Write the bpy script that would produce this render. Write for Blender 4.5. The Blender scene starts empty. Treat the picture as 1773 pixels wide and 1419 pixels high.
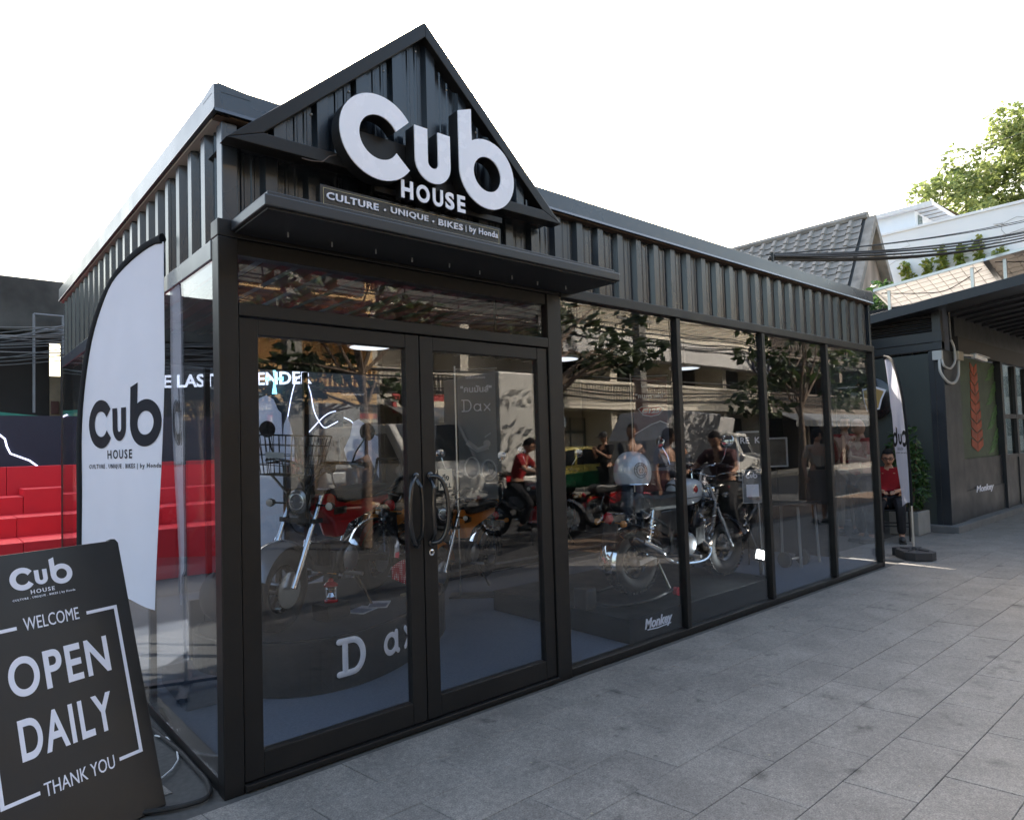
import bpy, bmesh, math, random
from mathutils import Vector, Matrix
random.seed(7)
PI = math.pi
def rad(d): return math.radians(d)
SC = bpy.context.scene
COL = SC.collection

# ------------------------------------------------------------------ camera, sky, sun, exposure
cd = bpy.data.cameras.new('camera')
cam = bpy.data.objects.new('camera', cd)
COL.objects.link(cam)
cd.sensor_fit = 'HORIZONTAL'
cd.sensor_width = 36.0
cd.lens = 36.0 * 1164.7 / 1773.0
cd.shift_y = 17.2 / 1773.0
cd.clip_start = 0.05
cd.clip_end = 1500
R2 = Vector((0.75410522, -0.65606055, -0.03016401))
U2 = Vector((-0.00457522, -0.05117571, 0.99867918))
FW = Vector((0.65673768, 0.75297118, 0.04159349))
cam.matrix_world = Matrix(((R2.x, U2.x, -FW.x, -0.9594), (R2.y, U2.y, -FW.y, -3.0227), (R2.z, U2.z, -FW.z, 1.45), (0, 0, 0, 1)))
SC.camera = cam

SUN_EL, SUN_AZ = rad(36), rad(40)          # azimuth from +y towards +x
world = bpy.data.worlds.new('World')
SC.world = world
world.use_nodes = True
wn = world.node_tree
wn.nodes.clear()
sky = wn.nodes.new('ShaderNodeTexSky')
sky.sky_type = 'NISHITA'
sky.sun_disc = False
sky.sun_elevation = SUN_EL
sky.sun_rotation = SUN_AZ
sky.air_density = 1.6
sky.dust_density = 6.0
sky.ozone_density = 1.5
bg = wn.nodes.new('ShaderNodeBackground')
bg.inputs['Strength'].default_value = 0.15
wo = wn.nodes.new('ShaderNodeOutputWorld')
wn.links.new(sky.outputs[0], bg.inputs[0])
wn.links.new(bg.outputs[0], wo.inputs[0])
sl = bpy.data.lights.new('sun', 'SUN')
sl.energy = 5.0
sl.angle = rad(0.5)
sl.color = (1.0, 0.89, 0.75)
so = bpy.data.objects.new('sun', sl)
COL.objects.link(so)
sd = Vector((math.sin(SUN_AZ) * math.cos(SUN_EL), math.cos(SUN_AZ) * math.cos(SUN_EL), math.sin(SUN_EL)))
so.rotation_euler = sd.to_track_quat('Z', 'Y').to_euler()
so.location = (0, 0, 30)
SC.view_settings.view_transform = 'Standard'
SC.view_settings.look = 'None'
SC.view_settings.gamma = 1
SC.view_settings.exposure = 1.97
SC.cycles.max_bounces = 10
SC.cycles.transparent_max_bounces = 24
SC.cycles.glossy_bounces = 4
SC.cycles.diffuse_bounces = 4
SC.cycles.caustics_reflective = False
SC.cycles.caustics_refractive = False
SC.cycles.sample_clamp_indirect = 8
SC.cycles.use_denoising = True

# ------------------------------------------------------------------ materials
MATS = {}
def M(name, col, rough=.5, metal=0., var=.12, vs=6., bump=0., bs=80., spec=.5, emit=None, es=0., coat=0., rvar=0., trans=0., streak=None):
    if name in MATS: return MATS[name]
    m = bpy.data.materials.new(name); m.use_nodes = True
    nt = m.node_tree; n = nt.nodes; L = nt.links
    p = n['Principled BSDF']
    p.inputs['Roughness'].default_value = rough
    p.inputs['Metallic'].default_value = metal
    p.inputs['Specular IOR Level'].default_value = spec
    p.inputs['Coat Weight'].default_value = coat
    p.inputs['Coat Roughness'].default_value = .05
    p.inputs['Transmission Weight'].default_value = trans
    tc = n.new('ShaderNodeTexCoord')
    src = tc.outputs['Object']
    if streak:
        mp = n.new('ShaderNodeMapping'); mp.inputs['Scale'].default_value = streak
        L.new(src, mp.inputs['Vector']); src = mp.outputs[0]
    nz = n.new('ShaderNodeTexNoise'); nz.inputs['Scale'].default_value = vs; nz.inputs['Detail'].default_value = 6
    L.new(src, nz.inputs['Vector'])
    mx = n.new('ShaderNodeMix'); mx.data_type = 'RGBA'
    mx.inputs['A'].default_value = tuple(max(0, c * (1 - var * 1.6)) for c in col) + (1,)
    mx.inputs['B'].default_value = tuple(min(1, c * (1 + var * 1.6)) for c in col) + (1,)
    L.new(nz.outputs['Fac'], mx.inputs['Factor'])
    L.new(mx.outputs['Result'], p.inputs['Base Color'])
    if rvar:
        mr = n.new('ShaderNodeMapRange')
        mr.inputs['From Min'].default_value = .3; mr.inputs['From Max'].default_value = .7
        mr.inputs['To Min'].default_value = max(.02, rough - rvar); mr.inputs['To Max'].default_value = rough + rvar
        L.new(nz.outputs['Fac'], mr.inputs['Value']); L.new(mr.outputs[0], p.inputs['Roughness'])
    if bump:
        nb = n.new('ShaderNodeTexNoise'); nb.inputs['Scale'].default_value = bs; nb.inputs['Detail'].default_value = 4
        L.new(tc.outputs['Object'], nb.inputs['Vector'])
        b = n.new('ShaderNodeBump'); b.inputs['Strength'].default_value = bump; b.inputs['Distance'].default_value = .01
        L.new(nb.outputs['Fac'], b.inputs['Height']); L.new(b.outputs[0], p.inputs['Normal'])
    if emit:
        p.inputs['Emission Color'].default_value = tuple(emit) + (1,)
        p.inputs['Emission Strength'].default_value = es
    MATS[name] = m
    return m

def glass_mat(name, r0=.09, tint=(.86, .88, .9)):
    if name in MATS: return MATS[name]
    m = bpy.data.materials.new(name); m.use_nodes = True
    nt = m.node_tree; n = nt.nodes; L = nt.links; n.clear()
    out = n.new('ShaderNodeOutputMaterial'); mix = n.new('ShaderNodeMixShader')
    tr = n.new('ShaderNodeBsdfTransparent'); tr.inputs[0].default_value = tuple(tint) + (1,)
    gl = n.new('ShaderNodeBsdfGlossy'); gl.inputs['Roughness'].default_value = .0; gl.inputs[0].default_value = (.95, .96, .98, 1)
    g = n.new('ShaderNodeNewGeometry')
    # very slight waviness of the float glass
    tc = n.new('ShaderNodeTexCoord')
    nz = n.new('ShaderNodeTexNoise'); nz.inputs['Scale'].default_value = 1.6; nz.inputs['Detail'].default_value = 1
    L.new(tc.outputs['Object'], nz.inputs['Vector'])
    bp = n.new('ShaderNodeBump'); bp.inputs['Strength'].default_value = .05; bp.inputs['Distance'].default_value = .02
    L.new(nz.outputs['Fac'], bp.inputs['Height']); L.new(bp.outputs[0], gl.inputs['Normal'])
    d = n.new('ShaderNodeVectorMath'); d.operation = 'DOT_PRODUCT'
    L.new(g.outputs['Normal'], d.inputs[0]); L.new(g.outputs['Incoming'], d.inputs[1])
    ab = n.new('ShaderNodeMath'); ab.operation = 'ABSOLUTE'; L.new(d.outputs['Value'], ab.inputs[0])
    om = n.new('ShaderNodeMath'); om.operation = 'SUBTRACT'; om.inputs[0].default_value = 1; L.new(ab.outputs[0], om.inputs[1])
    pw = n.new('ShaderNodeMath'); pw.operation = 'POWER'; pw.inputs[1].default_value = 5; L.new(om.outputs[0], pw.inputs[0])
    ml = n.new('ShaderNodeMath'); ml.operation = 'MULTIPLY_ADD'; ml.inputs[1].default_value = 1 - r0; ml.inputs[2].default_value = r0
    L.new(pw.outputs[0], ml.inputs[0])
    L.new(ml.outputs[0], mix.inputs[0]); L.new(tr.outputs[0], mix.inputs[1]); L.new(gl.outputs[0], mix.inputs[2])
    L.new(mix.outputs[0], out.inputs[0])
    MATS[name] = m
    return m

def leaf_mat(name, col, col2):
    m = bpy.data.materials.new(name); m.use_nodes = True
    nt = m.node_tree; n = nt.nodes; L = nt.links; n.clear()
    out = n.new('ShaderNodeOutputMaterial'); mix = n.new('ShaderNodeMixShader'); mix.inputs[0].default_value = .4
    df = n.new('ShaderNodeBsdfPrincipled'); df.inputs['Roughness'].default_value = .45
    tl = n.new('ShaderNodeBsdfTranslucent')
    g = n.new('ShaderNodeNewGeometry')
    mx = n.new('ShaderNodeMix'); mx.data_type = 'RGBA'
    mx.inputs['A'].default_value = tuple(col) + (1,); mx.inputs['B'].default_value = tuple(col2) + (1,)
    L.new(g.outputs['Random Per Island'], mx.inputs['Factor'])
    L.new(mx.outputs['Result'], df.inputs['Base Color']); L.new(mx.outputs['Result'], tl.inputs[0])
    L.new(df.outputs[0], mix.inputs[1]); L.new(tl.outputs[0], mix.inputs[2]); L.new(mix.outputs[0], out.inputs[0])
    return m

def paving_mat():
    m = bpy.data.materials.new('granite_paving'); m.use_nodes = True
    nt = m.node_tree; n = nt.nodes; L = nt.links
    p = n['Principled BSDF']; p.inputs['Roughness'].default_value = .62
    g = n.new('ShaderNodeNewGeometry'); oi = n.new('ShaderNodeObjectInfo')
    def noise(s, d=5, r=.5):
        z = n.new('ShaderNodeTexNoise'); z.inputs['Scale'].default_value = s; z.inputs['Detail'].default_value = d; z.inputs['Roughness'].default_value = r
        L.new(g.outputs['Position'], z.inputs['Vector']); return z.outputs['Fac']
    def ramp(f, a, b, ca, cb):
        r = n.new('ShaderNodeValToRGB'); r.color_ramp.elements[0].position = a; r.color_ramp.elements[1].position = b
        r.color_ramp.elements[0].color = ca + (1,); r.color_ramp.elements[1].color = cb + (1,)
        L.new(f, r.inputs[0]); return r.outputs[0]
    def mul(a, b):
        x = n.new('ShaderNodeMix'); x.data_type = 'RGBA'; x.blend_type = 'MULTIPLY'; x.inputs['Factor'].default_value = 1
        L.new(a, x.inputs['A']); L.new(b, x.inputs['B']); return x.outputs['Result']
    base = ramp(noise(130, 5, .75), .32, .7, (.09, .081, .071), (.315, .292, .262))
    mott = ramp(noise(34, 4, .65), .33, .67, (.78, .78, .78), (1.2, 1.19, 1.18))
    cloud = ramp(noise(3.2, 6, .6), .3, .7, (.72, .72, .73), (1.12, 1.12, 1.12))
    blot = ramp(noise(3.6, 4, .6), .29, .39, (.38, .38, .39), (1, 1, 1))
    spot = ramp(noise(22, 1, .4), .18, .25, (.5, .5, .5), (1, 1, 1))
    tile = ramp(oi.outputs['Random'], 0, 1, (.93, .93, .935), (1.06, 1.06, 1.06))
    c = mul(mul(mul(mul(mul(base, mott), cloud), blot), spot), tile)
    L.new(c, p.inputs['Base Color'])
    b = n.new('ShaderNodeBump'); b.inputs['Strength'].default_value = .35; b.inputs['Distance'].default_value = .004
    L.new(noise(180, 4, .7), b.inputs['Height']); L.new(b.outputs[0], p.inputs['Normal'])
    return m

def dots_mat(name, base, dot, scale):
    m = bpy.data.materials.new(name); m.use_nodes = True
    nt = m.node_tree; n = nt.nodes; L = nt.links; p = n['Principled BSDF']; p.inputs['Roughness'].default_value = .8
    tc = n.new('ShaderNodeTexCoord'); v = n.new('ShaderNodeTexVoronoi'); v.inputs['Scale'].default_value = scale; v.inputs['Randomness'].default_value = .1
    L.new(tc.outputs['Object'], v.inputs['Vector'])
    r = n.new('ShaderNodeValToRGB'); r.color_ramp.elements[0].position = .28; r.color_ramp.elements[1].position = .34
    r.color_ramp.elements[0].color = dot + (1,); r.color_ramp.elements[1].color = base + (1,)
    L.new(v.outputs['Distance'], r.inputs[0]); L.new(r.outputs[0], p.inputs['Base Color'])
    return m

# ------------------------------------------------------------------ mesh helpers
def basis(z):
    z = Vector(z).normalized()
    a = Vector((0, 0, 1)) if abs(z.z) < .9 else Vector((1, 0, 0))
    x = a.cross(z).normalized()
    return x, z.cross(x), z

class MB:
    def __init__(s): s.v = []; s.f = []
    def add(s, vs, fs):
        o = len(s.v); s.v += [tuple(v) for v in vs]; s.f += [tuple(i + o for i in f) for f in fs]; return s
    def box(s, x0, x1, y0, y1, z0, z1):
        return s.add([(x0, y0, z0), (x1, y0, z0), (x1, y1, z0), (x0, y1, z0), (x0, y0, z1), (x1, y0, z1), (x1, y1, z1), (x0, y1, z1)],
                     [(3, 2, 1, 0), (4, 5, 6, 7), (0, 1, 5, 4), (1, 2, 6, 5), (2, 3, 7, 6), (3, 0, 4, 7)])
    def obox(s, c, sz, rot=None):
        b = MB().box(-sz[0] / 2, sz[0] / 2, -sz[1] / 2, sz[1] / 2, -sz[2] / 2, sz[2] / 2)
        Rm = rot if rot else Matrix.Identity(3)
        return s.add([Rm @ Vector(v) + Vector(c) for v in b.v], b.f)
    def bar(s, a, b, w, h, up=(0, 0, 1)):
        a = Vector(a); b = Vector(b); d = (b - a); l = d.length; z = d.normalized()
        u = Vector(up); x = u.cross(z)
        if x.length < 1e-4: x = Vector((1, 0, 0)).cross(z)
        x.normalize(); y = z.cross(x)
        return s.obox((a + b) / 2, (w, h, l), Matrix((x, y, z)).transposed())
    def prism(s, poly, fn, d0, d1):
        n = len(poly)
        vs = [fn(p[0], p[1], d0) for p in poly] + [fn(p[0], p[1], d1) for p in poly]
        fs = [tuple(range(n))[::-1], tuple(range(n, 2 * n))] + [(i, (i + 1) % n, (i + 1) % n + n, i + n) for i in range(n)]
        return s.add(vs, fs)
    def tube(s, pts, r, n=8, closed=False, cap=True, flat=None):
        pts = [Vector(p) for p in pts]; k = len(pts)
        rs = r if isinstance(r, (list, tuple)) else [r] * k
        vs = []; fs = []; px = None
        for i, p in enumerate(pts):
            if closed: t = pts[(i + 1) % k] - pts[i - 1]
            else: t = pts[min(i + 1, k - 1)] - pts[max(i - 1, 0)]
            if t.length < 1e-9: t = Vector((0, 0, 1))
            t.normalize()
            if px is None: x, y, _ = basis(t)
            else:
                x = px - t * px.dot(t)
                if x.length < 1e-5: x = basis(t)[0]
                x.normalize(); y = t.cross(x)
            px = x
            for j in range(n):
                a = 2 * PI * j / n
                q = (x * math.cos(a) + y * math.sin(a)) * rs[i]
                if flat is not None: q = q - Vector(flat[0]) * q.dot(Vector(flat[0])) * (1 - flat[1])
                vs.append(p + q)
        m = k if closed else k - 1
        for i in range(m):
            for j in range(n):
                a = i * n + j; b = i * n + (j + 1) % n; c = ((i + 1) % k) * n + (j + 1) % n; e = ((i + 1) % k) * n + j
                fs.append((a, b, c, e))
        if cap and not closed:
            fs.append(tuple(range(n))[::-1]); fs.append(tuple(range((k - 1) * n, k * n)))
        return s.add(vs, fs)
    def lathe(s, prof, c=(0, 0, 0), axis=(0, 0, 1), n=20):
        x, y, z = basis(axis); c = Vector(c); vs = []; fs = []
        for r, h in prof:
            for j in range(n):
                a = 2 * PI * j / n
                vs.append(c + z * h + (x * math.cos(a) + y * math.sin(a)) * max(r, 1e-5))
        k = len(prof)
        for i in range(k - 1):
            for j in range(n):
                fs.append((i * n + j, i * n + (j + 1) % n, (i + 1) * n + (j + 1) % n, (i + 1) * n + j))
        fs.append(tuple(range(n))[::-1]); fs.append(tuple(range((k - 1) * n, k * n)))
        return s.add(vs, fs)
    def ell(s, c, r, nu=14, nv=9, rot=None):
        vs = []; fs = []; c = Vector(c); Rm = rot or Matrix.Identity(3)
        for i in range(nv + 1):
            ph = PI * i / nv
            for j in range(nu):
                a = 2 * PI * j / nu
                vs.append(c + Rm @ Vector((r[0] * math.sin(ph) * math.cos(a), r[1] * math.sin(ph) * math.sin(a), r[2] * math.cos(ph))))
        for i in range(nv):
            for j in range(nu): fs.append((i * nu + j, (i + 1) * nu + j, (i + 1) * nu + (j + 1) % nu, i * nu + (j + 1) % nu))
        return s.add(vs, fs)
    def strip(s, pa, pb, fn, d0, d1, closed=False):
        """solid band between two outlines pa, pb (2D, equal length), extruded from d0 to d1"""
        n = len(pa); vs = []
        for i in range(n): vs += [fn(*pa[i], d0), fn(*pb[i], d0), fn(*pb[i], d1), fn(*pa[i], d1)]
        fs = []
        for i in range(n if closed else n - 1):
            a = i * 4; b = ((i + 1) % n) * 4
            fs += [(a, b, b + 1, a + 1), (a + 1, b + 1, b + 2, a + 2), (a + 2, b + 2, b + 3, a + 3), (a + 3, b + 3, b, a)]
        if not closed: fs += [(0, 1, 2, 3), (n * 4 - 1, n * 4 - 2, n * 4 - 3, n * 4 - 4)]
        return s.add(vs, fs)
    def grid(s, fn, nu, nv):
        vs = [fn(i / nu, j / nv) for j in range(nv + 1) for i in range(nu + 1)]
        return s.add(vs, [(j * (nu + 1) + i, j * (nu + 1) + i + 1, (j + 1) * (nu + 1) + i + 1, (j + 1) * (nu + 1) + i) for j in range(nv) for i in range(nu)])
    def mesh(s, name):
        me = bpy.data.meshes.new(name); me.from_pydata(s.v, [], s.f)
        bm = bmesh.new(); bm.from_mesh(me); bmesh.ops.recalc_face_normals(bm, faces=bm.faces); bm.to_mesh(me); bm.free()
        return me
    def build(s, name, mat, parent=None, smooth=False, W=False, bevel=0, loc=None, rz=0):
        if W and parent is not None:
            mi = Matrix.Identity(4); q = parent
            while q is not None:
                mi = mi @ (Matrix.Translation(q.location) @ q.rotation_euler.to_matrix().to_4x4()).inverted(); q = q.parent
            s.v = [tuple(mi @ Vector(v)) for v in s.v]
        me = s.mesh(name)
        return link(name, me, mat, parent, smooth, bevel, loc, rz)

def link(name, me, mat, parent=None, smooth=False, bevel=0, loc=None, rz=0):
    if mat is not None and not me.materials: me.materials.append(mat)
    if smooth:
        for p in me.polygons: p.use_smooth = True
        me.set_sharp_from_angle(angle=rad(40))
    o = bpy.data.objects.new(name, me); COL.objects.link(o)
    if parent is not None: o.parent = parent
    if loc is not None: o.location = loc
    if rz: o.rotation_euler = (0, 0, rz)
    if bevel:
        b = o.modifiers.new('bevel', 'BEVEL'); b.width = bevel; b.segments = 2; b.limit_method = 'ANGLE'; b.angle_limit = rad(50)
    return o

def T(name, label, cat, loc=(0, 0, 0), rz=0, group=None):
    o = bpy.data.objects.new(name, None); COL.objects.link(o)
    o.location = loc; o.rotation_euler = (0, 0, rz); o.empty_display_size = .2
    o['label'] = label; o['category'] = cat
    if group: o['group'] = group
    return o
def tag(o, label, cat, group=None):
    o['label'] = label; o['category'] = cat
    if group: o['group'] = group
    return o
def structure(o): o['kind'] = 'structure'; return o
def stuff(o): o['kind'] = 'stuff'; return o
def kids(o): return [c for c in bpy.data.objects if c.parent == o]
def copy_tree(o, parent=None, depth=0):
    c = o.copy(); COL.objects.link(c)
    if parent is not None: c.parent = parent
    for ch in KID.get(o.name, []): copy_tree(ch, c, depth + 1)
    return c
KID = {}
def index_kids():
    KID.clear()
    for ob in bpy.data.objects:
        if ob.parent: KID.setdefault(ob.parent.name, []).append(ob)

def text_mesh(txt, size, depth=.002, bold=0., align='LEFT', spacing=1., shear=0., res=3):
    cu = bpy.data.curves.new('text', 'FONT'); cu.body = txt; cu.size = size; cu.extrude = depth / 2; cu.offset = bold
    cu.align_x = align; cu.space_character = spacing; cu.shear = shear; cu.resolution_u = res; cu.fill_mode = 'BOTH'
    ob = bpy.data.objects.new('text', cu); COL.objects.link(ob)
    dg = bpy.context.evaluated_depsgraph_get(); dg.update()
    me = bpy.data.meshes.new_from_object(ob.evaluated_get(dg))
    bpy.data.objects.remove(ob); bpy.data.curves.remove(cu)
    return me
def text_mb(txt, size, O, ex, ey, depth=.003, width=None, height=None, **k):
    """text in the plane spanned by ex (right) and ey (up) from origin O; depth goes along ex x ey"""
    me = text_mesh(txt, size, depth, **k)
    ex = Vector(ex); ey = Vector(ey); ez = ex.cross(ey); O = Vector(O)
    xs = [v.co.x for v in me.vertices]; ys = [v.co.y for v in me.vertices]
    sx = sy = 1
    if width and xs: sx = width / (max(xs) - min(xs))
    if height and ys: sy = height / (max(ys) - min(ys))
    if width and not height: sy = sx
    if height and not width: sx = sy
    x0 = min(xs) if width or height else 0
    y0 = min(ys) if height else 0
    b = MB()
    b.add([O + ex * ((v.co.x - x0) * sx) + ey * ((v.co.y - y0) * sy) + ez * v.co.z for v in me.vertices], [tuple(p.vertices) for p in me.polygons])
    bpy.data.meshes.remove(me)
    return b

def arc(cx, cy, r, a0, a1, n): return [(cx + r * math.cos(rad(a0 + (a1 - a0) * i / n)), cy + r * math.sin(rad(a0 + (a1 - a0) * i / n))) for i in range(n + 1)]
# the three letters of the shop logo, in units of the C's radius, origin at the centre of the C
def letter_C(fn, d0, d1, b=None, n=40):
    b = b or MB()
    return b.strip(arc(0, 0, 1, 36, 324, n), arc(0, 0, .52, 30, 330, n), fn, d0, d1)
def letter_u(fn, d0, d1, b=None):
    b = b or MB(); x0, x1, t, zt, zc = .97, 2.02, .37, .59, -.21; r = (x1 - x0) / 2; cx = (x0 + x1) / 2
    return b.strip([(x0, zt)] + arc(cx, zc, r, 180, 360, 20) + [(x1, zt)], [(x0 + t, zt)] + arc(cx, zc, r - t, 180, 360, 20) + [(x1 - t, zt)], fn, d0, d1)
def letter_b(fn, d0, d1, b=None):
    b = b or MB(); cx, cz, r = 3.22, -.08, .92
    b.strip(arc(cx, cz, r, 0, 360, 44)[:-1], arc(cx, cz, r - .46, 0, 360, 44)[:-1], fn, d0, d1, closed=True)
    e = (d1 - d0) * .012
    return b.prism([(cx - r, cz), (cx - r + .42, cz), (cx - r + .42, 1.52), (cx - r, 1.36)], fn, d0 - e, d1 + e)
def logo(O, ex, ey, R, depth=.003, house=True, tag_w=5.15, small=True):
    """flat print of the whole logo as one mesh"""
    ex = Vector(ex); ey = Vector(ey); ez = ex.cross(ey); O = Vector(O)
    fn = lambda x, z, d: O + ex * (x * R) + ey * (z * R) + ez * d
    b = MB(); letter_C(fn, 0, depth, b, 28); letter_u(fn, 0, depth, b); letter_b(fn, 0, depth, b)
    if house:
        t = text_mb('HOUSE', R * .4, O + ex * (.5 * R) - ey * (1.44 * R), ex, ey, depth, width=1.95 * R, height=.36 * R, bold=R * .006, spacing=1.3); b.add(t.v, t.f)
    if small:
        t = text_mb('CULTURE . UNIQUE . BIKES | by Honda', R * .2, O - ex * R - ey * (1.88 * R), ex, ey, depth, width=tag_w * R, height=.24 * R, bold=R * .004, spacing=1.2, res=1); b.add(t.v, t.f)
    return b

# ------------------------------------------------------------------ palette
BLK = M('black_frame_paint', (.0095, .0092, .0093), .4, var=.15, vs=5, bump=.08, bs=220, rvar=.06, spec=.35)
CLAD = M('black_steel_sheet', (.014, .02, .028), .27, var=.2, vs=3, bump=.05, bs=25, rvar=.07, streak=(1, 1, .15), spec=.75)
FLASH = M('dark_flashing_sheet', (.034, .044, .058), .3, var=.15, vs=2.5, bump=.05, bs=6, rvar=.06, spec=.65, coat=.12)
BROWN = M('brown_primer', (.07, .045, .03), .6)
CARPET = M('blue_grey_carpet', (.13, .145, .18), .95, var=.18, vs=60, bump=.5, bs=300, spec=.1)
PODM = M('black_podium_laminate', (.008, .0084, .0087), .5, var=.25, vs=3, bump=.04, bs=90, rvar=.1, spec=.2)
WHITE = M('white_acrylic', (.88, .87, .92), .25, var=.04, vs=9, rvar=.08)
WPAINT = M('white_print', (.82, .82, .9), .5, var=.03)
CLOTH = M('white_banner_cloth', (.82, .82, .9), .85, var=.04, vs=4, bump=.15, bs=12, spec=.2)
def add_translucent(m, f, c):
    nt = m.node_tree; p = nt.nodes['Principled BSDF']; tl = nt.nodes.new('ShaderNodeBsdfTranslucent'); tl.inputs[0].default_value = c + (1,)
    mx = nt.nodes.new('ShaderNodeMixShader'); mx.inputs[0].default_value = f
    nt.links.new(p.outputs[0], mx.inputs[1]); nt.links.new(tl.outputs[0], mx.inputs[2]); nt.links.new(mx.outputs[0], nt.nodes['Material Output'].inputs[0])
add_translucent(CLOTH, .3, (.85, .85, .92))
BSLEEVE = M('black_sleeve_cloth', (.013, .014, .016), .85, bump=.2, bs=150, spec=.2)
BPRINT = M('black_print', (.012, .013, .02), .7, spec=.2)
STEEL = M('brushed_steel', (.55, .55, .55), .28, 1., var=.08, vs=30)
CHROME = M('chrome', (.75, .76, .78), .08, 1., var=.03)
RUB = M('black_rubber', (.009, .009, .009), .7, var=.2, vs=30, bump=.3, bs=90)
BGLOSS = M('black_gloss_paint', (.012, .012, .013), .2, coat=.4)
ALLOY = M('grey_alloy', (.25, .25, .26), .38, .9, var=.15, vs=20)
RED = M('red_paint', (.36, .012, .014), .22, var=.1, coat=.6)
STRED = M('red_stage_board', (.6, .014, .026), .55, var=.12, vs=3, bump=.05, bs=40)
ORANGE = M('orange_paint', (.62, .2, .025), .3, var=.08, coat=.4)
SILV = M('pearl_white_paint', (.55, .57, .6), .25, .1, var=.06, coat=.5)
GLASS = glass_mat('window_glass', .054, (.9, .92, .94))
GLASSK = glass_mat('kiosk_glass', .07, (.5, .55, .52))
ACRYL = glass_mat('clear_acrylic', .05, (.97, .97, .98))
GROUT = M('paving_joint', (.075, .071, .066), .9, var=.3, vs=40)
PAVE = paving_mat()
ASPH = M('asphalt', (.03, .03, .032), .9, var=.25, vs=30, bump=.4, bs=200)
KERBM = M('kerb_concrete', (.17, .165, .15), .85, var=.2, vs=8, bump=.3, bs=60)
DIRT = M('city_ground', (.16, .15, .14), .95, var=.2, vs=.3)

# ------------------------------------------------------------------ ground, road, paving
structure(MB().add([(-300, -300, -.16), (300, -300, -.16), (300, 300, -.16), (-300, 300, -.16)], [(0, 1, 2, 3)]).build('ground', DIRT))
structure(MB().box(-60, 120, -11.3, -4.42, -.155, -.13).build('road', ASPH))
structure(MB().box(-60, 120, -13.2, -11.3, -.155, 0).build('far_pavement', KERBM))
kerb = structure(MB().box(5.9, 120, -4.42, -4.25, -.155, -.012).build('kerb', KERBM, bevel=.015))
pav = structure(MB().box(-60, 120, -3.12, 14, -.15, -.007).build('pavement', GROUT))
structure(MB().box(-60, 5.9, -4.42, -3.12, -.15, -.003).build('painted_shade_strip', ASPH))  # dark asphalt stands in for shade on this stretch of pavement
structure(MB().box(5.9, 120, -4.25, -3.12, -.15, -.002).build('sun_toned_paving_strip', M('sun_toned_pavers', (.13, .085, .055), .85, var=.25, vs=5, bump=.2, bs=60)))  # brown colour carries the warm tone of sunlit paving

def to_px(p):
    v = Vector(p) - Vector((-.9594, -3.0227, 1.45)); z = v.dot(FW)
    if z < .3: return None
    return (886.5 + 1164.7 * v.dot(R2) / z, 709.5 + 17.2 - 1164.7 * v.dot(U2) / z, z)
cands = []; rest = MB()
PW, PL, SH = .279, .62, .13
for r in range(-3, 10):
    yc = -1.16 + .14 + PW * 3 - r * PW          # row centres
    y1 = yc + PW / 2; y0 = yc - PW / 2
    off = (.41 if r % 2 else .10) + (.1)
    for k in range(-12, 40):
        x0 = -1.4 + off + k * PL
        xs = lambda y: SH * -(y + 1.16)
        g = .0013
        P4 = [(x0 + g + xs(y0), y0 + g), (x0 + PL - g + xs(y0), y0 + g), (x0 + PL - g + xs(y1), y1 - g), (x0 + g + xs(y1), y1 - g)]
        cx = sum(p[0] for p in P4) / 4; cy = sum(p[1] for p in P4) / 4
        if 0.02 < cy and -.25 < cx < 7.45: continue
        if cx > 10.4 and cy > .1: continue
        q = to_px((cx, cy, 0))
        vis = q and -60 < q[0] < 1833 and q[1] < 1470
        cands.append((q[2] if vis else 99 + abs(cx) + abs(cy), cx, cy, P4, r))
cands.sort(key=lambda c: c[0])
def tile_mb(P4, cx, cy, dz):
    b = MB(); i = .002
    c = Vector((cx, cy))
    top = [Vector(p) - c for p in P4]; ins = [p + Vector((-i if p.x > 0 else i, -i if p.y > 0 else i)) for p in top]
    vs = [(p.x, p.y, -.0065) for p in top] + [(p.x, p.y, -.002) for p in top] + [(p.x, p.y, 0) for p in ins]
    fs = [(8, 9, 10, 11)]
    for a in (0, 4):
        for j in range(4): fs.append((a + j, a + (j + 1) % 4, a + 4 + (j + 1) % 4, a + 4 + j))
    return b.add(vs, fs)
tile_me = None
for n_, (z_, cx, cy, P4, r) in enumerate(cands):
    dz = random.uniform(-.0012, .0012)
    if n_ < 298:
        if tile_me is None:
            tile_me = tile_mb(P4, cx, cy, 0).mesh('paving_tile'); tile_me.materials.append(PAVE)
        o = link('paving_tile', tile_me, None, pav, loc=(cx, cy, dz))
        o.rotation_euler = (random.uniform(-.0016, .0016), random.uniform(-.001, .001), 0)
    else:
        b = tile_mb(P4, 0, 0, 0)
        b = MB(); i = .004
        vs = [(p[0], p[1], -.006) for p in P4] + [(p[0], p[1], dz - .001) for p in P4]
        rest.add(vs, [(4, 5, 6, 7)] + [(j, (j + 1) % 4, 4 + (j + 1) % 4, 4 + j) for j in range(4)])
stuff(rest.build('far_paving_tiles', PAVE, pav))
# leaf litter and specks on the paving
b = MB()
for i in range(26):
    x = random.uniform(.5, 8.5); y = random.uniform(-2.6, -.15); a = random.uniform(0, 6.3); s_ = random.uniform(.004, .011)
    b.add([(x + s_ * math.cos(a + k * 1.7), y + s_ * .6 * math.sin(a + k * 1.7), .003 + .002 * (k % 2)) for k in range(4)], [(0, 1, 2, 3)])
stuff(b.build('litter_specks', M('pale_litter', (.3, .27, .2), .9)))

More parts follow.
